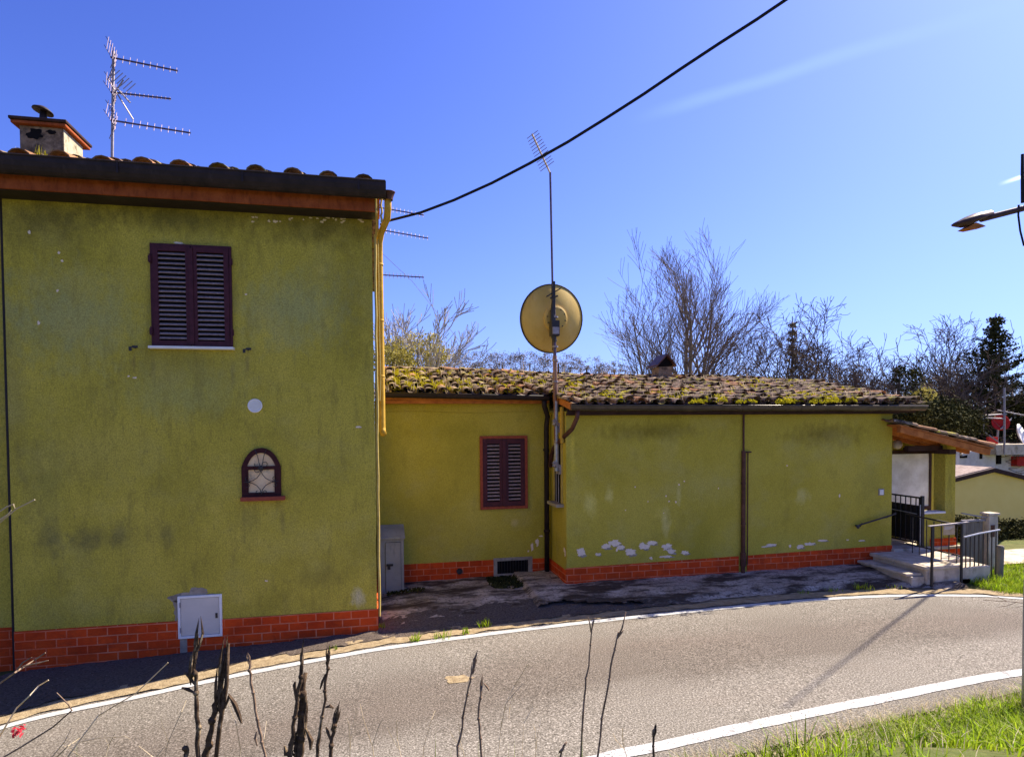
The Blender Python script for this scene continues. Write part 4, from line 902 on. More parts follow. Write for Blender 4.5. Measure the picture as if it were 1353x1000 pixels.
a = MB(); a.tube([q + V((.05, .2, 0)), q + V((.05, .25, -1.0))], .06, 6); a.build('bracket', M['darkgutter'], DB)
TM = thing('terrace_antenna', W_(1327, 596, 23.3), 'thin pale antenna mast with long crossbars on the white house terrace', 'antenna'); a = MB()
A, B = W_(1327, 600, 23.3), W_(1327, 512, 23.3); a.tube([A, B], .045, 6); a.build('mast', M['alu'], TM)
a = MB()
for (x0, y0, x1, y1) in ((1318, 542, 1356, 549), (1298, 549, 1330, 547), (1300, 552, 1326, 553)): a.tube([W_(x0, y0, 23.3), W_(x1, y1, 23.3)], .03, 5)
a.tube([W_(1299, 548, 23.3), W_(1300, 570, 23.3), W_(1318, 583, 23.3)], .03, 5); a.build('crossbar', M['alu'], TM)

# ------------------------------------------------------------------ dish mast, antennas, cable, lamp
random.seed(11)
MV = 9.6
pm = lambda x, y, v=MV: onv(x, y, v)
DM = thing('satellite_dish_mast', pm(735, 612), 'tall rusty mast with large round ochre satellite dish fixed to the low house corner', 'satellite dish')
a = MB(); a.tube([pm(735.5, 622), pm(733, 470)], .032, 10); a.build('lower_mast', M['rustpole'], DM)
a = MB(); a.tube([pm(735.5, 622), pm(735.2, 585)], .036, 10); a.tube([pm(735.2, 584), pm(734.6, 530)], .0355, 10); a.build('pole_sleeve', M['steel'], DM)
a = MB(); a.tube([pm(733, 470), pm(731, 372)], .026, 10); a.tube([pm(730, 375), pm(727, 228)], .017, 8); a.build('upper_mast', M['antenna'], DM)
cen = pm(733.5, 421, MV + .16); R_ = .535
axd = V((-.16, 1, .12)).normalized()   # boresight away from the viewer
a = MB(); a.lathe(cen, axd, [(0, -.02), (.12, -.015), (.25, .01), (.38, .05), (.48, .095), (R_, .125), (R_, .135), (.47, .105), (.36, .06), (.2, .015), (0, 0)], 48); dsh = a.build('reflector', M['dish'], DM, smooth=True)
a = MB(); a.lathe(cen, axd, [(R_ - .006, .112), (R_ + .006, .112), (R_ + .008, .14), (R_ - .006, .142)], 48); a.build('rim', M['dishrim'], dsh, smooth=True)
a = MB(); a.lathe(cen, axd, [(.20, .0), (.20, -.03), (.17, -.045), (.05, -.05), (0, -.05)], 28)
a.build('hub_plate', M['dish'], dsh)
for k in range(10):
    a = MB(); an = k * .628; y_ = axd.orthogonal().normalized(); x_ = axd.cross(y_); c_ = cen + (x_ * math.cos(an) + y_ * math.sin(an)) * .155 - axd * .047; a.lathe(c_, -axd, [(.010, 0), (.010, .008), (0, .008)], 6); a.build('bolt', M['iron'], dsh)
a = MB(); a.bar(pm(732, 463, MV + .05), pm(731, 374, MV + .05), .05, .05, up=(0, 1, 0)); a.bar(pm(731.5, 372, MV - .02), pm(731.5, 415, MV - .02), .045, .03, up=(0, 1, 0)); a.tube([pm(733.5, 452), pm(730.5, 442), pm(730, 415), pm(732, 392)], [.035, .045, .04, .03], 8)
a.box(pm(728, 430).x, pm(738, 430).x, MV - .06, MV + .1, pm(733, 444).z, pm(733, 424).z); a.tube([pm(722, 392), pm(741, 381)], .010, 6); a.tube([pm(727, 394, MV - .03), pm(737, 391, MV - .03)], .014, 6); a.build('mount_bracket', M['iron'], DM)
a = MB(); a.box(pm(728.5, 430).x, pm(737, 430).x, MV - .08, MV - .061, pm(733, 442).z, pm(733, 433).z)
for y in (418, 457, 475, 503): a.tube([pm(733.5, y), pm(733.5, y + 2)], .046, 10)
a.build('clamp', M['alu'], DM)
for y0 in (559, 614):
    a = MB(); a.bar(pm(732, y0, MV - .05), V((UC, MV + .1, pm(741, y0 + 8).z)), .04, .05); a.bar(pm(731, y0 - 4, MV - .05), pm(745, y0 + 8, MV - .02), .03, .05); a.box(UC - .05, UC - .001, MV - .06, MV + .14, pm(738, y0 + 8).z - .05, pm(738, y0).z); a.build('wall_bracket', M['alu'], DM)
def yagi(parent, a0, a1, nel, ln, r=.009, mat='antenna', edir=(0, 1, 0), name='yagi_antenna', refl=True):
    a0, a1 = V(a0), V(a1); d = (a1 - a0).normalized(); e_ = V(edir); e_ = (e_ - d * e_.dot(d)).normalized(); m_ = MB()
    m_.bar(a0, a1, r * 2, r * 2)
    for k in range(nel):
        p_ = a0.lerp(a1, .18 + .80 * k / (nel - 1)); l = ln * (1 - .25 * k / nel); m_.tube([p_ - e_ * l / 2, p_ + e_ * l / 2], r * .55, 4)
    o_ = m_.build(name, M[mat], parent)
    if refl:
        w_ = d.cross(e_); f_ = MB()
        for sg_ in (-1, 1):
            for k in range(5):
                p_ = a0 + d * (.05 - .02 * k + .02) + w_ * sg_ * (.03 + .045 * k); f_.tube([p_ - e_ * .17, p_ + e_ * .17], r * .5, 4)
            for s2 in (-.12, .12): f_.tube([a0 + d * .06 + e_ * s2, a0 + d * (-.04) + e_ * s2 + w_ * sg_ * .24], r * .5, 4)
        f_.build('reflector', M[mat], o_)
    return o_
a0, a1 = pm(727, 229, MV), pm(703, 177, MV - .35)
yagi(DM, a0, a1, 12, .26, .010, 'alu', (1, 0, .45), refl=False)
TA = thing('tv_antenna', onv(148, 215, 11), 'tv aerial mast with three horizontal yagi arms on the tall house roof beside the chimney', 'antenna')
a = MB(); a.tube([onv(148, 222, 11), onv(150, 68, 11)], .022, 8); a.build('mast', M['alu'], TA)
for (x0, y0, x1, y1, n_, v1) in ((146, 76, 235, 94, 9, 11.15), (146, 122, 226, 131, 12, 11.1), (146, 159, 252, 176, 10, 11.15)):
    yagi(TA, onv(x0, y0, 10.97), onv(x1, y1, v1), n_, .20 if n_ != 12 else .10, .010, 'antenna', (-.25, .5, .8))
# double panel of the middle aerial
a = MB(); c_ = onv(152, 108, 10.95)
for k in range(6):
    p0_ = onv(146 + k * 4.2, 104 - k * .5 + 4 * k, 10.9 + .02 * k); a.tube([p0_, p0_ + V((.12, .03, .15))], .006, 4)
a.tube([onv(142, 104, 10.95), onv(166, 142, 11.0), onv(176, 158, 11.05)], .010, 4); a.tube([onv(152, 92, 10.95), onv(142, 106, 10.95)], .010, 4); a.tube([onv(163, 106, 10.95), onv(152, 122, 10.95)], .012, 4); a.tube([onv(154, 116, 10.95), onv(172, 136, 10.95)], .012, 4)
a.build('grid_reflector', M['alu'], TA)
TB = thing('tv_antenna', V((.12, 13.6, 3.4)), 'aerial mast with three thin arms poking out behind the yellow downpipe of the tall house', 'antenna')
a = MB(); a.tube([(.10, 13.6, 3.3), (.10, 13.6, 7.25)], .02, 8); a.build('mast', M['alu'], TB)
for (x0, y0, x1, y1) in ((502, 274, 560, 284.5), (500, 303, 566, 315), (500, 363, 560, 366.5)):
    yagi(TB, V((.10, 13.6, onv(x0, y0, 13.6).z)), onv(x1, y1, 13.7), 11, .16, .010, 'antenna', (-.2, .5, .9), refl=False)
a = MB(); a.tube([(.12, 13.6, 6.2), onv(545, 372, 13.4), onv(608, 452, 12.9)], .004, 4); a.build('guy_wire', M['antenna'], TB)
cb = MB(); P = [onv(x, y, v) for x, y, v in ((503, 297, 8.22), (515, 291.5, 8.1), (556, 281, 7.85), (600, 264.5, 7.6), (650, 242, 7.35), (700, 216, 7.1), (750, 188, 6.85), (800, 157, 6.6), (850, 125, 6.4), (900, 91, 6.2), (950, 58, 6.05), (1000, 26, 5.9), (1040, -1, 5.75), (1120, -56, 5.5), (1300, -190, 5.0))]
cb.tube(P, .0165, 8); tag(cb.build('overhead_cable', M['cable'], smooth=True), 'thick black cable sagging across the sky from the tall house corner', 'cable')
lb = onz(1359, 948, .05); LV = lb.y
LP = thing('street_lamp', lb, 'brown street lamp with slim arm reaching in from the right edge over the road', 'street lamp')
ltop = onv(1364, 262, LV)
a = MB(); a.tube([(lb.x + .0, LV, -.2), (lb.x, LV, .9), (ltop.x + .05, LV, 2.6), (ltop.x, LV, ltop.z)], [.052, .05, .042, .038], 12); a.build('pole', M['steel'], LP, smooth=True)
a = MB(); p0_ = onv(1362, 273, LV); p1_ = onv(1296, 290, LV + .05); a.tube([p0_, p1_], .024, 8); a.build('arm', M['lampmetal'], LP)
hd = MB(); tip, bk = onv(1257.5, 297.5, LV + .05), onv(1306, 285.5, LV + .05); d_ = (bk - tip).normalized(); up_ = V((0, 0, 1)); sd_ = d_.cross(up_).normalized()
L_ = (bk - tip).length; rings = ((0, .008, .004, -.004), (.12, .045, .018, -.02), (.35, .075, .038, -.045), (.6, .08, .05, -.03), (1.0, .055, .045, .005))
vs = []
for t, wd, tp, bt in rings:
    c_ = tip + d_ * L_ * t
    for k in range(12):
        an = 2 * math.pi * k / 12; s_ = math.sin(an); vs.append(c_ + sd_ * math.cos(an) * wd + up_ * (s_ * tp if s_ > 0 else -s_ * bt))
fs = [(i * 12 + k, i * 12 + (k + 1) % 12, (i + 1) * 12 + (k + 1) % 12, (i + 1) * 12 + k) for i in range(4) for k in range(12)] + [tuple(range(48, 60)), tuple(range(12))[::-1]]
hd.add(vs, fs); hd.build('lamp_head', M['lampmetal'], LP, smooth=True)
a = MB(); a.prism([onv(x, y, LV + .02) for x, y in ((1276, 302), (1290, 294), (1299, 297), (1303, 299), (1284, 303))], (0, .08, 0)); a.build('lamp_glass', M['rafter'], LP)
a = MB(); a.tube([onv(1351, 204, LV), onv(1351, 232, LV), onv(1352, 268, LV)], [.012, .014, .018], 6); a.tube([onv(1346, 271, LV), onv(1345.5, 285, LV), onv(1348, 305, LV), onv(1353, 325, LV)], .008, 6); a.build('lamp_cable', M['cable'], LP)

# ------------------------------------------------------------------ trees
def grow(mb, p, d, L, r, depth, cfg, rmin):
    n = 4; pts = [V(p)]; q = V(p); dd = V(d)
    for k in range(n):
        dd = (dd + V((random.gauss(0, cfg['wob']), random.gauss(0, cfg['wob']), random.gauss(0, cfg['wob']) + cfg['up']))).normalized()
        q = q + dd * L / n; pts.append(q.copy())
    rs = [max(r * (1 - .75 * i / n), rmin) for i in range(n + 1)]
    mb.tube(pts, rs, 5 if r > .05 else (4 if r > .02 else 3), cap=False)
    if depth <= 0: return
    nb = cfg['nb'][depth - 1]
    for b in range(nb):
        t = cfg.get('t0', .25) + (1 - cfg.get('t0', .25)) * (b + random.random()) / nb; i = min(int(t * n), n - 1); p0 = pts[i].lerp(pts[i + 1], t * n - i)
        ax = (pts[i + 1] - pts[i]).normalized(); s_ = V((random.gauss(0, 1), random.gauss(0, 1), random.gauss(0, 1))); s_ = (s_ - ax * s_.dot(ax)).normalized()
        an = RAD(random.uniform(*cfg['ang'])); nd = ax * math.cos(an) + s_ * math.sin(an)
        grow(mb, p0, nd, L * random.uniform(.42, .68) * (1.15 - .45 * t), max(r * (1 - .7 * t) * .6, rmin), depth - 1, cfg, rmin)
def bare_tree(base, stems, label, seed, cfg, mat='bark', tmat='bark', rmin=.010, name='bare_tree', group=None):
    random.seed(seed); base = V(base); t = thing(name, base, label, 'tree', group)
    tr = MB(); r0 = cfg['r']; fork = cfg['fork']
    tr.tube([base - V((0, 0, .4)), base + V((.02, 0, fork * .5)), base + V((0, .03, fork))], [r0 * 1.25, r0, r0 * .85], 9); tr.build('trunk', M[tmat], t, smooth=True)
    br = MB()
    for (dx, dy, dz, L, rr) in stems:
        d_ = V((dx, dy, dz)); grow(br, base + V((0, 0, fork * random.uniform(.8, .97))), d_.normalized(), L, r0 * rr, cfg['depth'], cfg, rmin)
    br.build('branches', M[mat], t); return t
POP = dict(wob=.06, up=.065, nb=(6, 8, 9), ang=(19, 40), r=.22, fork=2.4, depth=3, t0=.22)
gz = -1.35
def gb(x, v): q = onv(x, 500, v); return (q.x, v, height(q.x, v))
bare_tree(gb(905, 30), [(-.22, .2, 1, 6.4, .5), (-.02, -.2, 1, 7.2, .75), (.18, .2, 1, 7.6, .85), (.36, -.2, 1, 7.3, .6), (.56, .1, 1, 6.6, .5), (.78, -.1, 1, 5.4, .4)],
    'tall bare poplar with upswept twigs, the highest tree behind the tiled roof', 21, POP, rmin=.008)
bare_tree(gb(872, 29), [(-.55, .1, 1, 5.6, .5), (-.30, -.2, 1, 6.8, .6), (-.08, .1, 1, 5.8, .5)],
    'smaller bare poplar leaning left beside the tallest one', 22, dict(POP, r=.15, nb=(4, 6, 7)), rmin=.008)
bare_tree((15.5, 12.3, height(15.5, 12.3)), [(-3.9, -4.2, 6.8, 9.0, 1.0)], 'slender leaning bare trunk whose faint shadow falls across the road at right', 33, dict(wob=.006, up=.0, nb=(), ang=(5, 11), r=.042, fork=2.0, depth=0, t0=.3), rmin=.008)
OAK = dict(wob=.17, up=.05, nb=(5, 6, 7), ang=(25, 60), r=.20, fork=1.8, depth=3, t0=.2)
for i, (px, v, Ht, lab) in enumerate(((1035, 31, 6.6, 'wide bare tree with fine twigs just right of the tallest poplar'), (1100, 34, 5.2, 'short dense bare tree above the right half of the tiled roof'),
        (1150, 28, 4.9, 'crooked bare oak above the right end of the tiled roof'), (1195, 30, 5.4, 'open bare tree behind the ivy clad stump'), (1245, 27, 4.7, 'crooked bare tree left of the big conifer'), (1282, 32, 6.2, 'thin pale bare tree touching the conifer'))):
    k = Ht / 6
    st = [(random.Random(i * 9 + j).uniform(-.75, .75), random.Random(i * 7 + j).uniform(-.5, .5), random.Random(i * 5 + j).uniform(.7, 1.1), Ht * random.Random(i * 3 + j).uniform(.75, 1.05), .6) for j in range(7)]
    bare_tree(gb(px, v), st, lab, 40 + i, dict(OAK, r=.17 * k), mat='bark_d', tmat='bark_d', rmin=.013)
bare_tree(gb(532, 24), [(-.3, 0, 1, 4.6, .5), (-.05, .2, 1, 5.2, .6), (.18, -.1, 1, 5.0, .6), (.42, .1, 1, 4.4, .5)], 'pale sunlit bare tree beside the yellow downpipe', 61, dict(POP, r=.12, nb=(5, 6, 7), fork=1.6), mat='twig_l', tmat='bark', rmin=.011)
for i, (px, v, Ht) in enumerate(((583, 42, 4.6), (612, 46, 3.6), (632, 44, 3.9), (655, 45, 4.8), (680, 46, 3.6), (708, 43, 4.4), (748, 40, 4.6), (770, 42, 4.4), (795, 44, 3.4))):
    rr = random.Random(i); st = [(rr.uniform(-.6, .6), rr.uniform(-.4, .4), 1, Ht * rr.uniform(.8, 1.05), .6) for j in range(5)]
    bare_tree(gb(px, v), st, 'small distant bare tree along the skyline left of the tall poplars', 70 + i, dict(OAK, r=.10, nb=(5, 6, 6), fork=1.2), mat='bark', tmat='bark', rmin=.018, group='skyline trees left of the poplars')
def leafy(name, px, py, v, rad, ncl, nlf, size, mat, label, seed, cat='bush', trunk=True, cs=.3, group=None):
    random.seed(seed); q = onv(px, py, v); gh = height(q.x, v); t = thing(name, V((q.x, v, gh)), label, cat, group)
    a = MB(); a.tube([(q.x, v, gh - .2), (q.x + .05, v, (gh + q.z) / 2), (q.x, v, q.z)], [.09, .07, .04], 7)
    for k in range(6): a.tube([(q.x, v, gh + (q.z - gh) * .4), (q.x + random.gauss(0, .5) * rad[0], v + random.gauss(0, .4) * rad[1], q.z + random.gauss(0, .4) * rad[2])], [.04, .015], 5)
    a.build('trunk', M['bark_d'], t)
    a = MB(); cloud(a, q, rad, ncl, nlf, size, cs); a.build('crown', M[mat], t); return t
leafy('leafy_tree', 552, 466, 25, (1.25, .9, .75), 130, 44, .075, 'yleaf', 'yellow green leafy tree above the left end of the tiled roof', 81, 'tree')
leafy('leafy_tree', 520, 476, 23, (.75, .7, .55), 90, 40, .07, 'yleaf', 'low yellow green tree touching the yellow downpipe', 82, 'tree')
for i, (px, py, v, rx, rz) in enumerate(((592, 482, 33, 1.6, .7), (628, 482, 35, 1.5, .75), (664, 482, 36, 1.5, .65), (700, 481, 35, 1.5, .65), (738, 480, 36, 1.5, .7), (775, 486, 36, 1.6, .6), (812, 490, 37, 1.5, .5))):
    leafy('scrub_bush', px, py, v, (rx, 1, rz), 90, 36, .055, 'brownleaf', 'dry pinkish brown scrub along the ridge of the tiled roof', 90 + i, 'bush', group='dry scrub behind the roof ridge')
# conifers
def conifer(base, Ht, R, label, seed, nlev=26, name='conifer', mat='needle', dens=1.0):
    random.seed(seed); base = V(base); t = thing(name, base, label, 'tree')
    a = MB(); a.tube([base - V((0, 0, .3)), base + V((0, 0, Ht * .5)), base + V((0, 0, Ht))], [.17, .1, .02], 8); a.build('trunk', M['bark_d'], t)
    br = MB(); nd = MB()
    for l in range(nlev):
        f = l / nlev; z = Ht * (.10 + .89 * f); rl = R * (1 - f) ** .85 * random.uniform(.75, 1.1) + .12
        for b in range(int(7 + 4 * (1 - f))):
            an = random.uniform(0, 6.28); L = rl * random.uniform(.6, 1.15); d = V((math.cos(an), math.sin(an), .12 + .35 * f))
            p0 = base + V((0, 0, z)); pts = [p0 + d * L * k / 3 + V((0, 0, -.10 * L * (k / 3) ** 2 + (.05 * L if k == 3 else 0))) for k in range(4)]
            br.tube(pts, [.025, .018, .012, .006], 3, cap=False)
            for k in range(int((6 + 14 * L) * dens)):
                tt = random.uniform(.15, 1); i = min(int(tt * 3), 2); c_ = pts[i].lerp(pts[i + 1], tt * 3 - i) + V((random.gauss(0, .05), random.gauss(0, .05), random.gauss(-.04, .05)))
                for _ in range(3): leaf(nd, c_ + V((random.gauss(0, .05), random.gauss(0, .05), random.gauss(0, .04))), random.uniform(.09, .17), 0, .6)
    br.build('branches', M['bark_d'], t); nd.build('crown', M[mat], t); return t
def top_h(px, py, v): q = onv(px, py, v); return V((q.x, v, height(q.x, v))), q.z - height(q.x, v)
b, h_ = top_h(1316, 414, 27); conifer(b, h_, 3.7, 'tall dark conifer at the right edge behind the white house', 101, 34)
b, h_ = top_h(1362, 495, 26); conifer(b, h_, 1.5, 'second dark conifer cut by the right edge of the picture', 102, 22)
b, h_ = top_h(1047, 418, 29); conifer(b, h_, .55, 'slim brown conifer among bare twigs right of the poplar', 103, 22, mat='brownleaf', dens=.7)
leafy('ivy_tree', 1207, 512, 26, (.55, .5, .95), 60, 22, .10, 'ivy', 'ivy clad broken tree trunk above the gutter end', 111, 'tree', cs=.45)
leafy('ivy_tree', 1188, 494, 26.3, (.22, .3, .8), 26, 16, .10, 'ivy', 'narrow leaning ivy clad trunk left of the thicker ivy clad one', 112, 'tree', cs=.5)
leafy('ivy_tree', 1222, 528, 25, (.6, .5, .6), 40, 18, .10, 'yleaf', 'olive green bush above the porch roof', 113, 'bush', cs=.4)
for i, (px, py, v, rx, rz, lab) in enumerate(((1225, 560, 22, 1.3, 1.0, 'dark evergreen bush right above the porch roof'), (1250, 560, 23, 1.3, 1.05, 'dark evergreen bush with blue black shade under the bare tree'), (1292, 572, 27.5, 1.5, .9, 'dark evergreen bush below the tall conifer'), (1340, 560, 28, 2.0, 1.0, 'dark evergreen bush behind the two dishes'), (1185, 545, 21, 1.0, .6, 'dark low bush behind the gutter end'))):
    leafy('evergreen_bush', px, py, v, (rx, 1.2, rz), 200, 34, .11, 'ivy', lab, 120 + i, 'bush', cs=.32)
leafy('dry_bush', 1242, 528, 27, (1.3, .8, .6), 40, 16, .11, 'brownleaf', 'brown dry bush between the ivy trunk and the conifer', 131, 'bush')
wd = MB(); random.seed(140)
for i in range(120):
    px = random.uniform(430, 1500); v = random.uniform(55, 75); q = onv(px, random.uniform(505, 520), v); cloud(wd, (q.x, v, q.z - 1.3), (2.6, 1.4, 1.9), 10, 12, .28, .5)
wo = wd.build('far_wood', M['brownleaf']); tag(wo, 'far brown winter wood on the slope behind the houses', 'wood', kind='stuff')

# ------------------------------------------------------------------ verge grass, weeds, foreground stalks
random.seed(150)
gr = MB()
def blade(mb, b, h, lean, wid, az=None, segs=3):
    a = random.uniform(0, 6.28) if az is None else az; d = V((math.cos(a), math.sin(a), 0)); s_ = V((-d.y, d.x, 0)); yw = random.uniform(-1, 1); s_ = (s_ + d * yw).normalized() * wid
    pts = [b + V((0, 0, h * t)) * 1 + d * lean * h * t * t - V((0, 0, lean * h * .35 * t * t)) for t in [k / segs for k in range(segs + 1)]]
    vs = []; fs = []
    for k, p_ in enumerate(pts[:-1]): vs += [p_ - s_ * (1 - .6 * k / segs), p_ + s_ * (1 - .6 * k / segs)]
    vs.append(pts[-1]); n_ = len(vs)
    for k in range(segs - 1): fs.append((2 * k, 2 * k + 1, 2 * k + 3, 2 * k + 2))
    fs.append((n_ - 3, n_ - 2, n_ - 1)); mb.add(vs, fs)
def ground_pt(u, v): return V((u, v, height(u, v) - .02))
cnt = 0
while cnt < 24000:
    u = random.uniform(2.0, 8.6); e_ = nearv(u) - .42; v = e_ - random.random() ** 1.2 * 3.0
    edge = e_ + .12 * noise.noise(V((u * 3, 1, 1)))
    if v > edge: continue
    cl = noise.noise(V((u * 2.5, v * 2.5, 3)))
    if u < 4.3 and random.random() > ((u - 2.9) / 1.4) ** 2: continue
    if cl < -.25 and random.random() < .6: continue
    blade(gr, ground_pt(u, v), random.uniform(.08, .26) * (1 + .5 * cl) * (.55 if edge - v < .15 else 1), random.uniform(.2, 1.1), random.uniform(.003, .006)); cnt += 1
for _ in range(26000):
    u = random.uniform(2.0, 6.8); v = random.uniform(1.1, nearv(u) - .55)
    if u < 3.4 and v > nearv(u) - 1.2: continue; blade(gr, ground_pt(u, v), random.uniform(.08, .24), random.uniform(.2, 1.1), .005)
for _ in range(2200):
    u = random.uniform(-3, 2.6); v = random.uniform(1.35, 3.2); blade(gr, ground_pt(u, v), random.uniform(.06, .2), random.uniform(.1, .8), .003)
tag(gr.build('grass', M['grass']), 'bright green verge grass in the lower right corner', 'grass', kind='stuff')
gd = MB()
for _ in range(4200):
    u = random.uniform(2.2, 8.5); v = nearv(u) - .26 - abs(random.gauss(0, .28 if random.random() < .6 else 1.0)); blade(gd, ground_pt(u, v) + V((0, 0, .02)), random.uniform(.04, .22), random.uniform(.3, 1.4), .002)
for px in (700, 690, 668): pass
tag(gd.build('dry_verge_grass', M['straw']), 'dry straw coloured grass along the near white line', 'grass', kind='stuff')
gf = MB()
for _ in range(9000):
    u = random.uniform(8.95, 12.6); v = random.uniform(farv(min(u, 10.5)) + .22, 9.1 if u > 9.9 else 8.75)
    if v > 9.3 - .1 * (u - 9): continue
    blade(gf, V((u, v, height(u, v) - .01)), random.uniform(.05, .16), random.uniform(.2, .9), .005, segs=2)
tag(gf.build('grass_patch', M['grass']), 'sunlit grass patch between the iron fence and the road', 'grass', kind='stuff')
we = MB()
for px, py, n_, h_, sp_ in ((548, 847, 40, .10, .06), (585, 843, 40, .08, .10), (615, 838, 30, .09, .05), (640, 828, 50, .11, .07), (440, 858, 16, .05, .05), (1140, 779, 60, .10, .14), (1100, 781, 30, .06, .12), (1060, 784, 20, .05, .10), (505, 832, 20, .07, .04), (1180, 777, 30, .06, .12)):
    q = on_road(px, py); q.z = height(q.x, q.y) + .01; tuft(we, q, n_, h_, sp_, .005, 0, .8)
tag(we.build('weeds', M['grass']), 'small green weeds at the road edge', 'weeds', kind='stuff')
mw = MB()
for _ in range(230):
    u = random.uniform(1.75, 2.72); v = random.uniform(9.55, 10.22) - .15 * random.random(); cushion(mw, (u, v, height(u, v) + .025), .05, .025, 9)
for _ in range(16):
    u = random.uniform(.15, .7); v = random.uniform(9.62, 9.74); cushion(mw, (u, v, height(u, v) + .03), .05, .03, 8)
tag(mw.build('ground_moss', M['ivy']), 'dark moss on the concrete below the basement vent', 'moss', kind='stuff')

def stalk(pts, dep, rad, label, seed, heads=(), leaves=(), mat='stalk', name='dead_stalk', group=None, forks=()):
    random.seed(seed); P = []
    for x, y in pts:
        d = ray(x, y); P.append(CAM + d * dep)
    Q = [P[0]]
    for i in range(len(P) - 1):
        for k in range(1, 5): Q.append(P[i].lerp(P[i + 1], k / 4) + V((random.gauss(0, 1), random.gauss(0, 1), random.gauss(0, 1))) * rad * .35)
    gz_ = height(Q[0].x, Q[0].y) - .02
    if Q[0].z > gz_: Q.insert(0, V((Q[0].x + .01, Q[0].y, gz_)))
    t = thing(name, Q[0], label, 'dead plant', group)
    a = MB(); n = len(Q); a.tube(Q, [rad * (1.1 - .5 * i / n) * random.uniform(.85, 1.15) for i in range(n)], 7); 
    for k in range(2, n - 1, 3): a.tube([Q[k] - (Q[k + 1] - Q[k]).normalized() * rad, Q[k], Q[k] + (Q[k + 1] - Q[k]).normalized() * rad], [rad * .9, rad * 1.25, rad * .9], 7)
    for fk in forks: a.tube([CAM + ray(x, y) * dep for x, y in fk], [rad * .7] * (len(fk) - 1) + [rad * .35], 5)
    a.build('stem', M[mat], t, smooth=True)
    for (x0, y0, x1, y1, w_) in heads:
        A, B = CAM + ray(x0, y0) * dep, CAM + ray(x1, y1) * dep; m_ = MB(); ax = B - A; ww = w_ / FPX * dep
        for k in range(15):
            o_ = V((random.gauss(0, 1), random.gauss(0, 1), random.gauss(0, 1))); o_ -= ax.normalized() * o_.dot(ax.normalized()); o_ = o_.normalized() * ww * random.uniform(.05, .5)
            s0 = random.uniform(-.05, .45); s1 = s0 + random.uniform(.3, .62); s1 = min(s1, 1.12); tp = o_ * random.uniform(.2, 1.7) * (1.25 - s1)
            m_.tube([A + ax * s0, A + ax * (s0 * .7 + s1 * .3) + o_ * .7, A + ax * (s0 * .4 + s1 * .6) + o_, A + ax * s1 + tp], [ww * .05, ww * random.uniform(.10, .2), ww * random.uniform(.07, .15), ww * .015], 4)
        m_.build('seed_head', M[mat], t)
    for lf_ in leaves:
        pp = [CAM + ray(x, y) * dep for x, y in lf_]; n_ = len(pp); m_ = MB(); m_.tube(pp, [rad * (.25 + .45 * math.sin(3.14 * i / (n_ - 1))) + .0006 for i in range(n_)], 5); m_.build('leaf', M[mat], t)
    return t
S = stalk
S([(262, 1040), (262, 960), (258, 900), (256, 880)], 1.7, .0065, 'black dead stalk with ragged pointed head in front of the meter hatch', 201, [(252, 905, 264, 812, 13)], [[(258, 905), (250, 893), (244, 888)], [(257, 915), (248, 910), (240, 908)]])
S([(266, 1040), (276, 985), (285, 940), (290, 905)], 1.75, .009, 'thick black forked dead stalk right of the meter hatch stalk', 202, [(286, 935, 298, 832, 14), (290, 945, 296, 880, 10)], [[(297, 935), (303, 918), (310, 930), (316, 945), (319, 955)]], forks=[[(282, 1030), (290, 960), (299, 905), (302, 850)]])
S([(358, 1040), (347, 980), (338, 940), (331, 890), (327, 868)], 1.6, .0038, 'slim brown dead stalk with small hooked tip between the thick stalks', 203, [(331, 882, 327, 862, 5)], [[(340, 985), (337, 975), (339, 966)]], mat='stalk_b')
S([(381, 1040), (384, 985), (391, 935), (396, 900), (400, 865)], 1.7, .006, 'tall black knotty dead stalk near the picture bottom, pointed tip', 204, [(396, 900, 402, 842, 8)], [[(391, 925), (389, 905), (390, 900)]])
S([(392, 1040), (396, 980), (400, 930), (403, 890)], 1.72, .010, 'broad black shaggy dead stalk beside the tall knotty one', 205, [(397, 985, 404, 885, 15), (390, 1000, 394, 962, 12)], [[(376, 985), (378, 995), (386, 998)], [(404, 962), (411, 978), (410, 990)]])
S([(417, 1040), (420, 985), (428, 935), (432, 890), (434, 860)], 1.7, .0045, 'straight thin black dead stalk with slender dark tip', 206, [(432, 885, 435, 845, 6)], [[(430, 890), (426, 900), (423, 910)]])
S([(437, 1040), (438, 985), (443, 950)], 1.68, .006, 'short black dead stalk with fat drooping pod', 207, [(440, 965, 450, 922, 11)], [[(438, 980), (433, 966), (431, 960)], [(441, 935), (436, 932), (430, 934)]])
S([(600, 1040), (606, 985), (614, 935), (621, 900), (626, 876)], 1.7, .0034, 'thin bent dark stalk in front of the road with a small dark tip', 208, [(622, 893, 632, 856, 6)], [], mat='stalk_b')
S([(640, 1040), (635, 975), (632, 940), (637, 905)], 1.7, .0036, 'kinked grey stalk just right of the thin bent one', 209, [(634, 930, 638, 886, 5)], [[(639, 902), (644, 908), (646, 912)]], mat='stalk_b')
S([(767, 1040), (770, 940), (777, 880), (783, 822)], 1.9, .0030, 'very thin upright twig with tiny forked top, left of a matching pair', 210, [], [], mat='stalk_b', forks=[[(781, 835), (779, 822), (777, 815)], [(782, 832), (785, 818), (787, 816)]])
S([(784, 1040), (796, 950), (808, 880), (817, 835)], 1.9, .0036, 'very thin leaning twig with forked top, right of a matching pair', 211, [], [], mat='stalk_b', forks=[[(816, 842), (822, 830), (827, 808)], [(815, 844), (821, 836), (824, 832)]])
S([(863, 1040), (863, 985), (864, 965)], 1.8, .0035, 'short stalk with small black tip over the near white line', 212, [(862, 975, 868, 950, 6)])
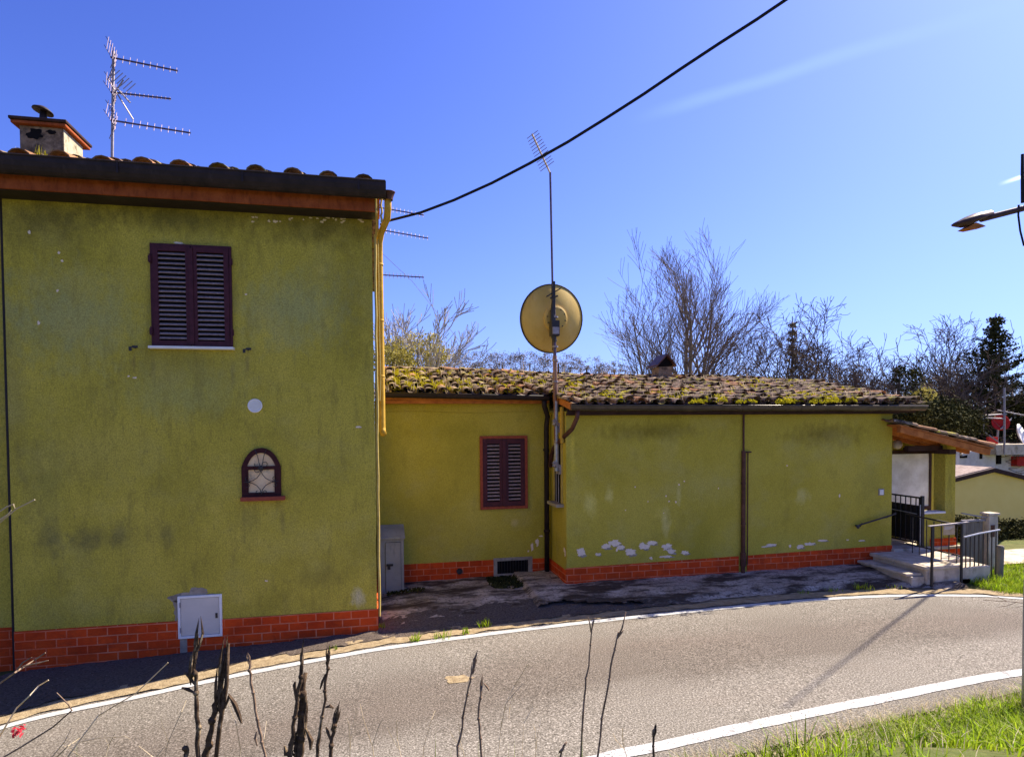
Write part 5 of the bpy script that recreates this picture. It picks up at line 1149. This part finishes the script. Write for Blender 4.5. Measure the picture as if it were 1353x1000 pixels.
S([(735, 1040), (742, 990), (748, 980)], 1.8, .003, 'tiny pale broken stem at the bottom edge of the road', 213, [(738, 995, 750, 982, 5)], mat='stalk_b')
S([(246, 1040), (247, 1000), (246, 984)], 1.7, .006, 'stub of black dead stalk at the bottom edge left of the others', 214, [(248, 1010, 247, 981, 9)])
def twig(pts, dep, rad, label, seed, mat='straw', forks=(), bud=None):
    random.seed(seed); P = [CAM + ray(x, y) * (dep + random.uniform(-.03, .03)) for x, y in pts]
    gz0 = height(P[0].x, P[0].y) - .03; d0 = (P[0] - P[1]).normalized()
    P = [V((P[0].x + d0.x * .06, P[0].y, gz0)), V((P[0].x + d0.x * .05, P[0].y, (gz0 + P[0].z) / 2)), P[0] + d0 * .03 - V((0, 0, .04))] + P
    t = thing('bare_twig', P[0], label, 'twig'); a = MB(); a.tube(P, [rad * (1 - .6 * i / len(P)) for i in range(len(P))], 5)
    for fk in forks: a.tube([CAM + ray(x, y) * dep for x, y in fk], [rad * .6] * (len(fk) - 1) + [rad * .3], 4)
    a.build('stem', M[mat], t)
    if bud:
        c_ = CAM + ray(*bud) * (dep - .01); m_ = MB()
        for k in range(40): leaf(m_, c_ + V((random.gauss(0, .005), random.gauss(0, .005), random.gauss(0, .005))), .010)
        m_.build('bud', M['berry'], t)
twig([(-40, 1010), (-5, 980), (10, 955), (22, 935), (40, 918), (52, 905), (64, 898)], 1.5, .0028, 'pale twig with a red bud low at the left edge', 301, bud=(24, 965))
twig([(-40, 720), (0, 690), (22, 672), (46, 660)], 1.4, .0028, 'pale twig entering at the left edge level with the arched window', 302, forks=[[(-10, 682), (8, 670), (18, 666), (20, 672)], [(-6, 690), (10, 680), (15, 674)]])
twig([(-30, 925), (0, 902), (20, 888), (45, 872), (60, 862)], 1.45, .0032, 'knobbly brown twig over the red tile band at far left', 303, 'stalk_b', forks=[[(20, 888), (30, 875), (42, 868)], [(30, 880), (48, 876), (64, 872)]])
twig([(60, 1040), (100, 985), (130, 945), (180, 915), (222, 875)], 1.7, .0028, 'long pale twig rising right across the white line at left', 304, forks=[[(105, 980), (130, 974), (165, 972), (172, 976)]])
twig([(-30, 1020), (30, 985), (70, 960), (95, 938), (90, 930), (75, 915)], 1.6, .003, 'dark bent twig above the lower left corner', 305, 'stalk_b')
twig([(40, 1030), (75, 1000), (90, 985), (105, 975)], 1.7, .0026, 'short pale forked twig at the lower left corner', 306, forks=[[(60, 1010), (85, 980), (95, 960)], [(85, 985), (110, 1000)]])
twig([(180, 1030), (205, 1002), (183, 985)], 1.7, .0024, 'small v shaped pale twig at the bottom left', 307, forks=[[(205, 1002), (218, 985)]])
twig([(556, 1040), (560, 985), (570, 950), (575, 938)], 1.8, .0016, 'fine tan grass stem left of the thin bent stalk', 311)
twig([(500, 1040), (492, 985), (480, 948), (476, 930)], 1.8, .0016, 'fine tan stem leaning left beside the drooping pod stalk', 312, forks=[[(492, 985), (500, 960), (506, 948)]])
twig([(313, 1040), (318, 990), (312, 955), (300, 925)], 1.75, .0016, 'fine tan stem curving left between the thick black stalks', 313)
twig([(210, 1040), (222, 980), (240, 940), (246, 925)], 1.75, .0016, 'fine tan stem rising left of the meter hatch stalk', 314, forks=[[(222, 980), (214, 955), (212, 945)]])
random.seed(77)
for i_, (x0, x1, y1, lab_) in enumerate(((130, 152, 968, 'short fine dry stem at the bottom left beside the forked twig'), (345, 352, 952, 'short fine dry stem right of the hooked brown stalk'), (455, 470, 940, 'fine dry stem right of the drooping pod stalk'), (530, 524, 952, 'fine dry stem alone in front of the road left of the bent stalk'), (615, 606, 955, 'short fine dry stem at the foot of the bent stalk'), (700, 716, 948, 'fine dry stem left of the upright twig pair'), (828, 822, 960, 'fine dry stem right of the leaning twig'))):
    twig([(x0, 1040), ((x0 * 2 + x1) / 3 + 2, 1000), ((x0 + x1 * 2) / 3 - 1, (1000 + y1) / 2), (x1, y1)], 1.75, .0017, lab_, 330 + i_, forks=[[((x0 + x1) / 2, 990), (x1 - 9, y1 + 16), (x1 - 12, y1 + 8)]])
twig([(655, 1030), (662, 960), (668, 930), (680, 905), (697, 878)], 1.9, .0018, 'fine pale grass stem with curved top in front of the road', 308, forks=[[(668, 930), (680, 915), (694, 900)], [(672, 950), (674, 930), (681, 912)]])
twig([(688, 1030), (692, 955), (704, 934)], 1.9, .0014, 'shorter fine pale grass stem right of the curved one', 309)
twig([(1385, 800), (1340, 795), (1310, 793), (1298, 792)], 3.2, .0025, 'dark budded twig hanging in from the right edge over the road', 310, 'stalk_b', forks=[[(1345, 795), (1330, 800), (1318, 802)], [(1330, 794), (1318, 788), (1306, 786)], [(1360, 798), (1340, 803)]])
bl = MB()
random.seed(320)
for x0, y0, x1, y1 in ((100, 1010, 101, 968), (566, 1020, 576, 963), (628, 1020, 640, 985), (668, 1020, 672, 978), (675, 1020, 680, 975), (742, 1020, 738, 985), (640, 1020, 632, 975), (690, 1020, 684, 985), (770, 1020, 769, 965), (520, 1020, 515, 990), (660, 1010, 655, 988), (590, 1020, 596, 985), (470, 1030, 474, 990)):
    dp = random.uniform(1.6, 1.9); A, B = CAM + ray(x0, y0) * dp, CAM + ray(x1, y1) * dp; A.z = height(A.x, A.y) - .02; s_ = V((.004, 0, 0)); bl.add([A - s_, A + s_, A.lerp(B, .6) + s_ * .8, A.lerp(B, .6) - s_ * .8, B], [(0, 1, 2, 3), (3, 2, 4)])
tag(bl.build('foreground_grass', M['grass']), 'few green grass blades poking up at the bottom edge', 'grass', kind='stuff')
pt = MB(); q = on_road(606, 897); patch_pts = [(q.x + .17 * math.cos(k * .5236) * (1 + .35 * math.sin(k * 5)), q.y + .10 * math.sin(k * .5236) * (1 + .2 * math.cos(k * 3)), road_z(q.x) + .004) for k in range(12)]
pt.add(patch_pts, [tuple(range(12))]); tag(pt.build('road_patch', M['sand']), None, None, kind='structure')

# ------------------------------------------------------------------ light and sky
AZ, EL = 20.0, 45.0      # degrees from +X towards +Y, elevation
sd_ = V((math.cos(RAD(EL)) * math.cos(RAD(AZ)), math.cos(RAD(EL)) * math.sin(RAD(AZ)), math.sin(RAD(EL))))
sl = bpy.data.lights.new('sun', 'SUN'); sl.energy = 4.1; sl.angle = RAD(.5); sl.color = (1, .90, .76)
so = bpy.data.objects.new('sun', sl); col.objects.link(so); so.rotation_euler = sd_.to_track_quat('Z', 'Y').to_euler(); so.location = (20, 10, 20)
wd_ = bpy.data.worlds.new('World'); scene.world = wd_; wd_.use_nodes = True; nt = wd_.node_tree; N = nt.nodes; L = nt.links
bg = N['Background']; sky = N.new('ShaderNodeTexSky'); sky.sky_type = 'NISHITA'; sky.sun_disc = False
sky.sun_elevation = RAD(EL); sky.sun_rotation = RAD(90 - AZ); sky.air_density = 1.0; sky.dust_density = 1.2; sky.ozone_density = 2.5; sky.altitude = 200
gm = N.new('ShaderNodeGamma'); gm.inputs['Gamma'].default_value = 1.6; L.new(sky.outputs[0], gm.inputs['Color'])
hs = N.new('ShaderNodeMix'); hs.data_type = 'RGBA'; hs.blend_type = 'MULTIPLY'; hs.inputs[0].default_value = 1.0
L.new(gm.outputs[0], hs.inputs[6]); hs.inputs[7].default_value = (.295, .27, .475, 1)
def vmath(op, a, b):
    n = N.new('ShaderNodeVectorMath'); n.operation = op
    for k, q in ((0, a), (1, b)):
        if isinstance(q, tuple): n.inputs[k].default_value = q
        else: L.new(q, n.inputs[k])
    return n.outputs[0]
soft = vmath('DIVIDE', hs.outputs[2], vmath('ADD', vmath('DIVIDE', hs.outputs[2], (2.8, 4.8, 11.5)), (1, 1, 1)))
tc = N.new('ShaderNodeTexCoord')
def streak(p0, p1, wid, a0, a1, amt, prev, colr, b0=9, b1=10):
    d0, d1 = ray(*p0).normalized(), ray(*p1).normalized(); nrm = d0.cross(d1).normalized(); tg = nrm.cross(d0)
    def dot(vv):
        n = N.new('ShaderNodeVectorMath'); n.operation = 'DOT_PRODUCT'; L.new(tc.outputs['Generated'], n.inputs[0]); n.inputs[1].default_value = vv; return n.outputs['Value']
    nzn = N.new('ShaderNodeTexNoise'); nzn.inputs['Scale'].default_value = 6; nzn.inputs['Detail'].default_value = 5; L.new(tc.outputs['Generated'], nzn.inputs['Vector'])
    ma = N.new('ShaderNodeMath'); ma.operation = 'MULTIPLY_ADD'; L.new(nzn.outputs['Fac'], ma.inputs[0]); ma.inputs[1].default_value = wid * 1.2; L.new(dot(nrm), ma.inputs[2])
    of = N.new('ShaderNodeMath'); of.operation = 'SUBTRACT'; L.new(ma.outputs[0], of.inputs[0]); of.inputs[1].default_value = wid * .6
    ab = N.new('ShaderNodeMath'); ab.operation = 'ABSOLUTE'; L.new(of.outputs[0], ab.inputs[0])
    m1 = N.new('ShaderNodeMapRange'); m1.interpolation_type = 'SMOOTHSTEP'; L.new(ab.outputs[0], m1.inputs['Value']); m1.inputs['From Min'].default_value = wid; m1.inputs['From Max'].default_value = 0
    m2 = N.new('ShaderNodeMapRange'); m2.interpolation_type = 'SMOOTHSTEP'; L.new(dot(tg), m2.inputs['Value']); m2.inputs['From Min'].default_value = a0; m2.inputs['From Max'].default_value = a1
    m3 = N.new('ShaderNodeMapRange'); m3.interpolation_type = 'SMOOTHSTEP'; L.new(dot(tg), m3.inputs['Value']); m3.inputs['From Min'].default_value = b1; m3.inputs['From Max'].default_value = b0
    m4 = N.new('ShaderNodeMath'); m4.operation = 'MULTIPLY'; L.new(m2.outputs[0], m4.inputs[0]); L.new(m3.outputs[0], m4.inputs[1])
    mu = N.new('ShaderNodeMath'); mu.operation = 'MULTIPLY'; L.new(m1.outputs[0], mu.inputs[0]); L.new(m4.outputs[0], mu.inputs[1])
    fd = N.new('ShaderNodeMath'); fd.operation = 'MULTIPLY'; L.new(mu.outputs[0], fd.inputs[0]); fd.inputs[1].default_value = amt
    mx = N.new('ShaderNodeMix'); mx.data_type = 'RGBA'; mx.blend_type = 'ADD'; L.new(fd.outputs[0], mx.inputs[0]); L.new(prev, mx.inputs[6]); mx.inputs[7].default_value = (*colr, 1); return mx.outputs[2]
c_ = streak((830, 160), (1353, 2), .013, -.01, .10, .17, soft, (1.2, 1.7, 2.2), .16, .46)
c_ = streak((1316, 246), (1400, 217), .0035, 0, .03, 1.0, c_, (4, 4, 4))
L.new(c_, bg.inputs['Color']); bg.inputs['Strength'].default_value = .1
scene.view_settings.view_transform = 'Standard'; scene.view_settings.look = 'None'; scene.view_settings.exposure = 1.58; scene.view_settings.gamma = 1; scene.view_settings.use_curve_mapping = False
scene.cycles.use_denoising = True
scene.cycles.max_bounces = 6; scene.cycles.diffuse_bounces = 4
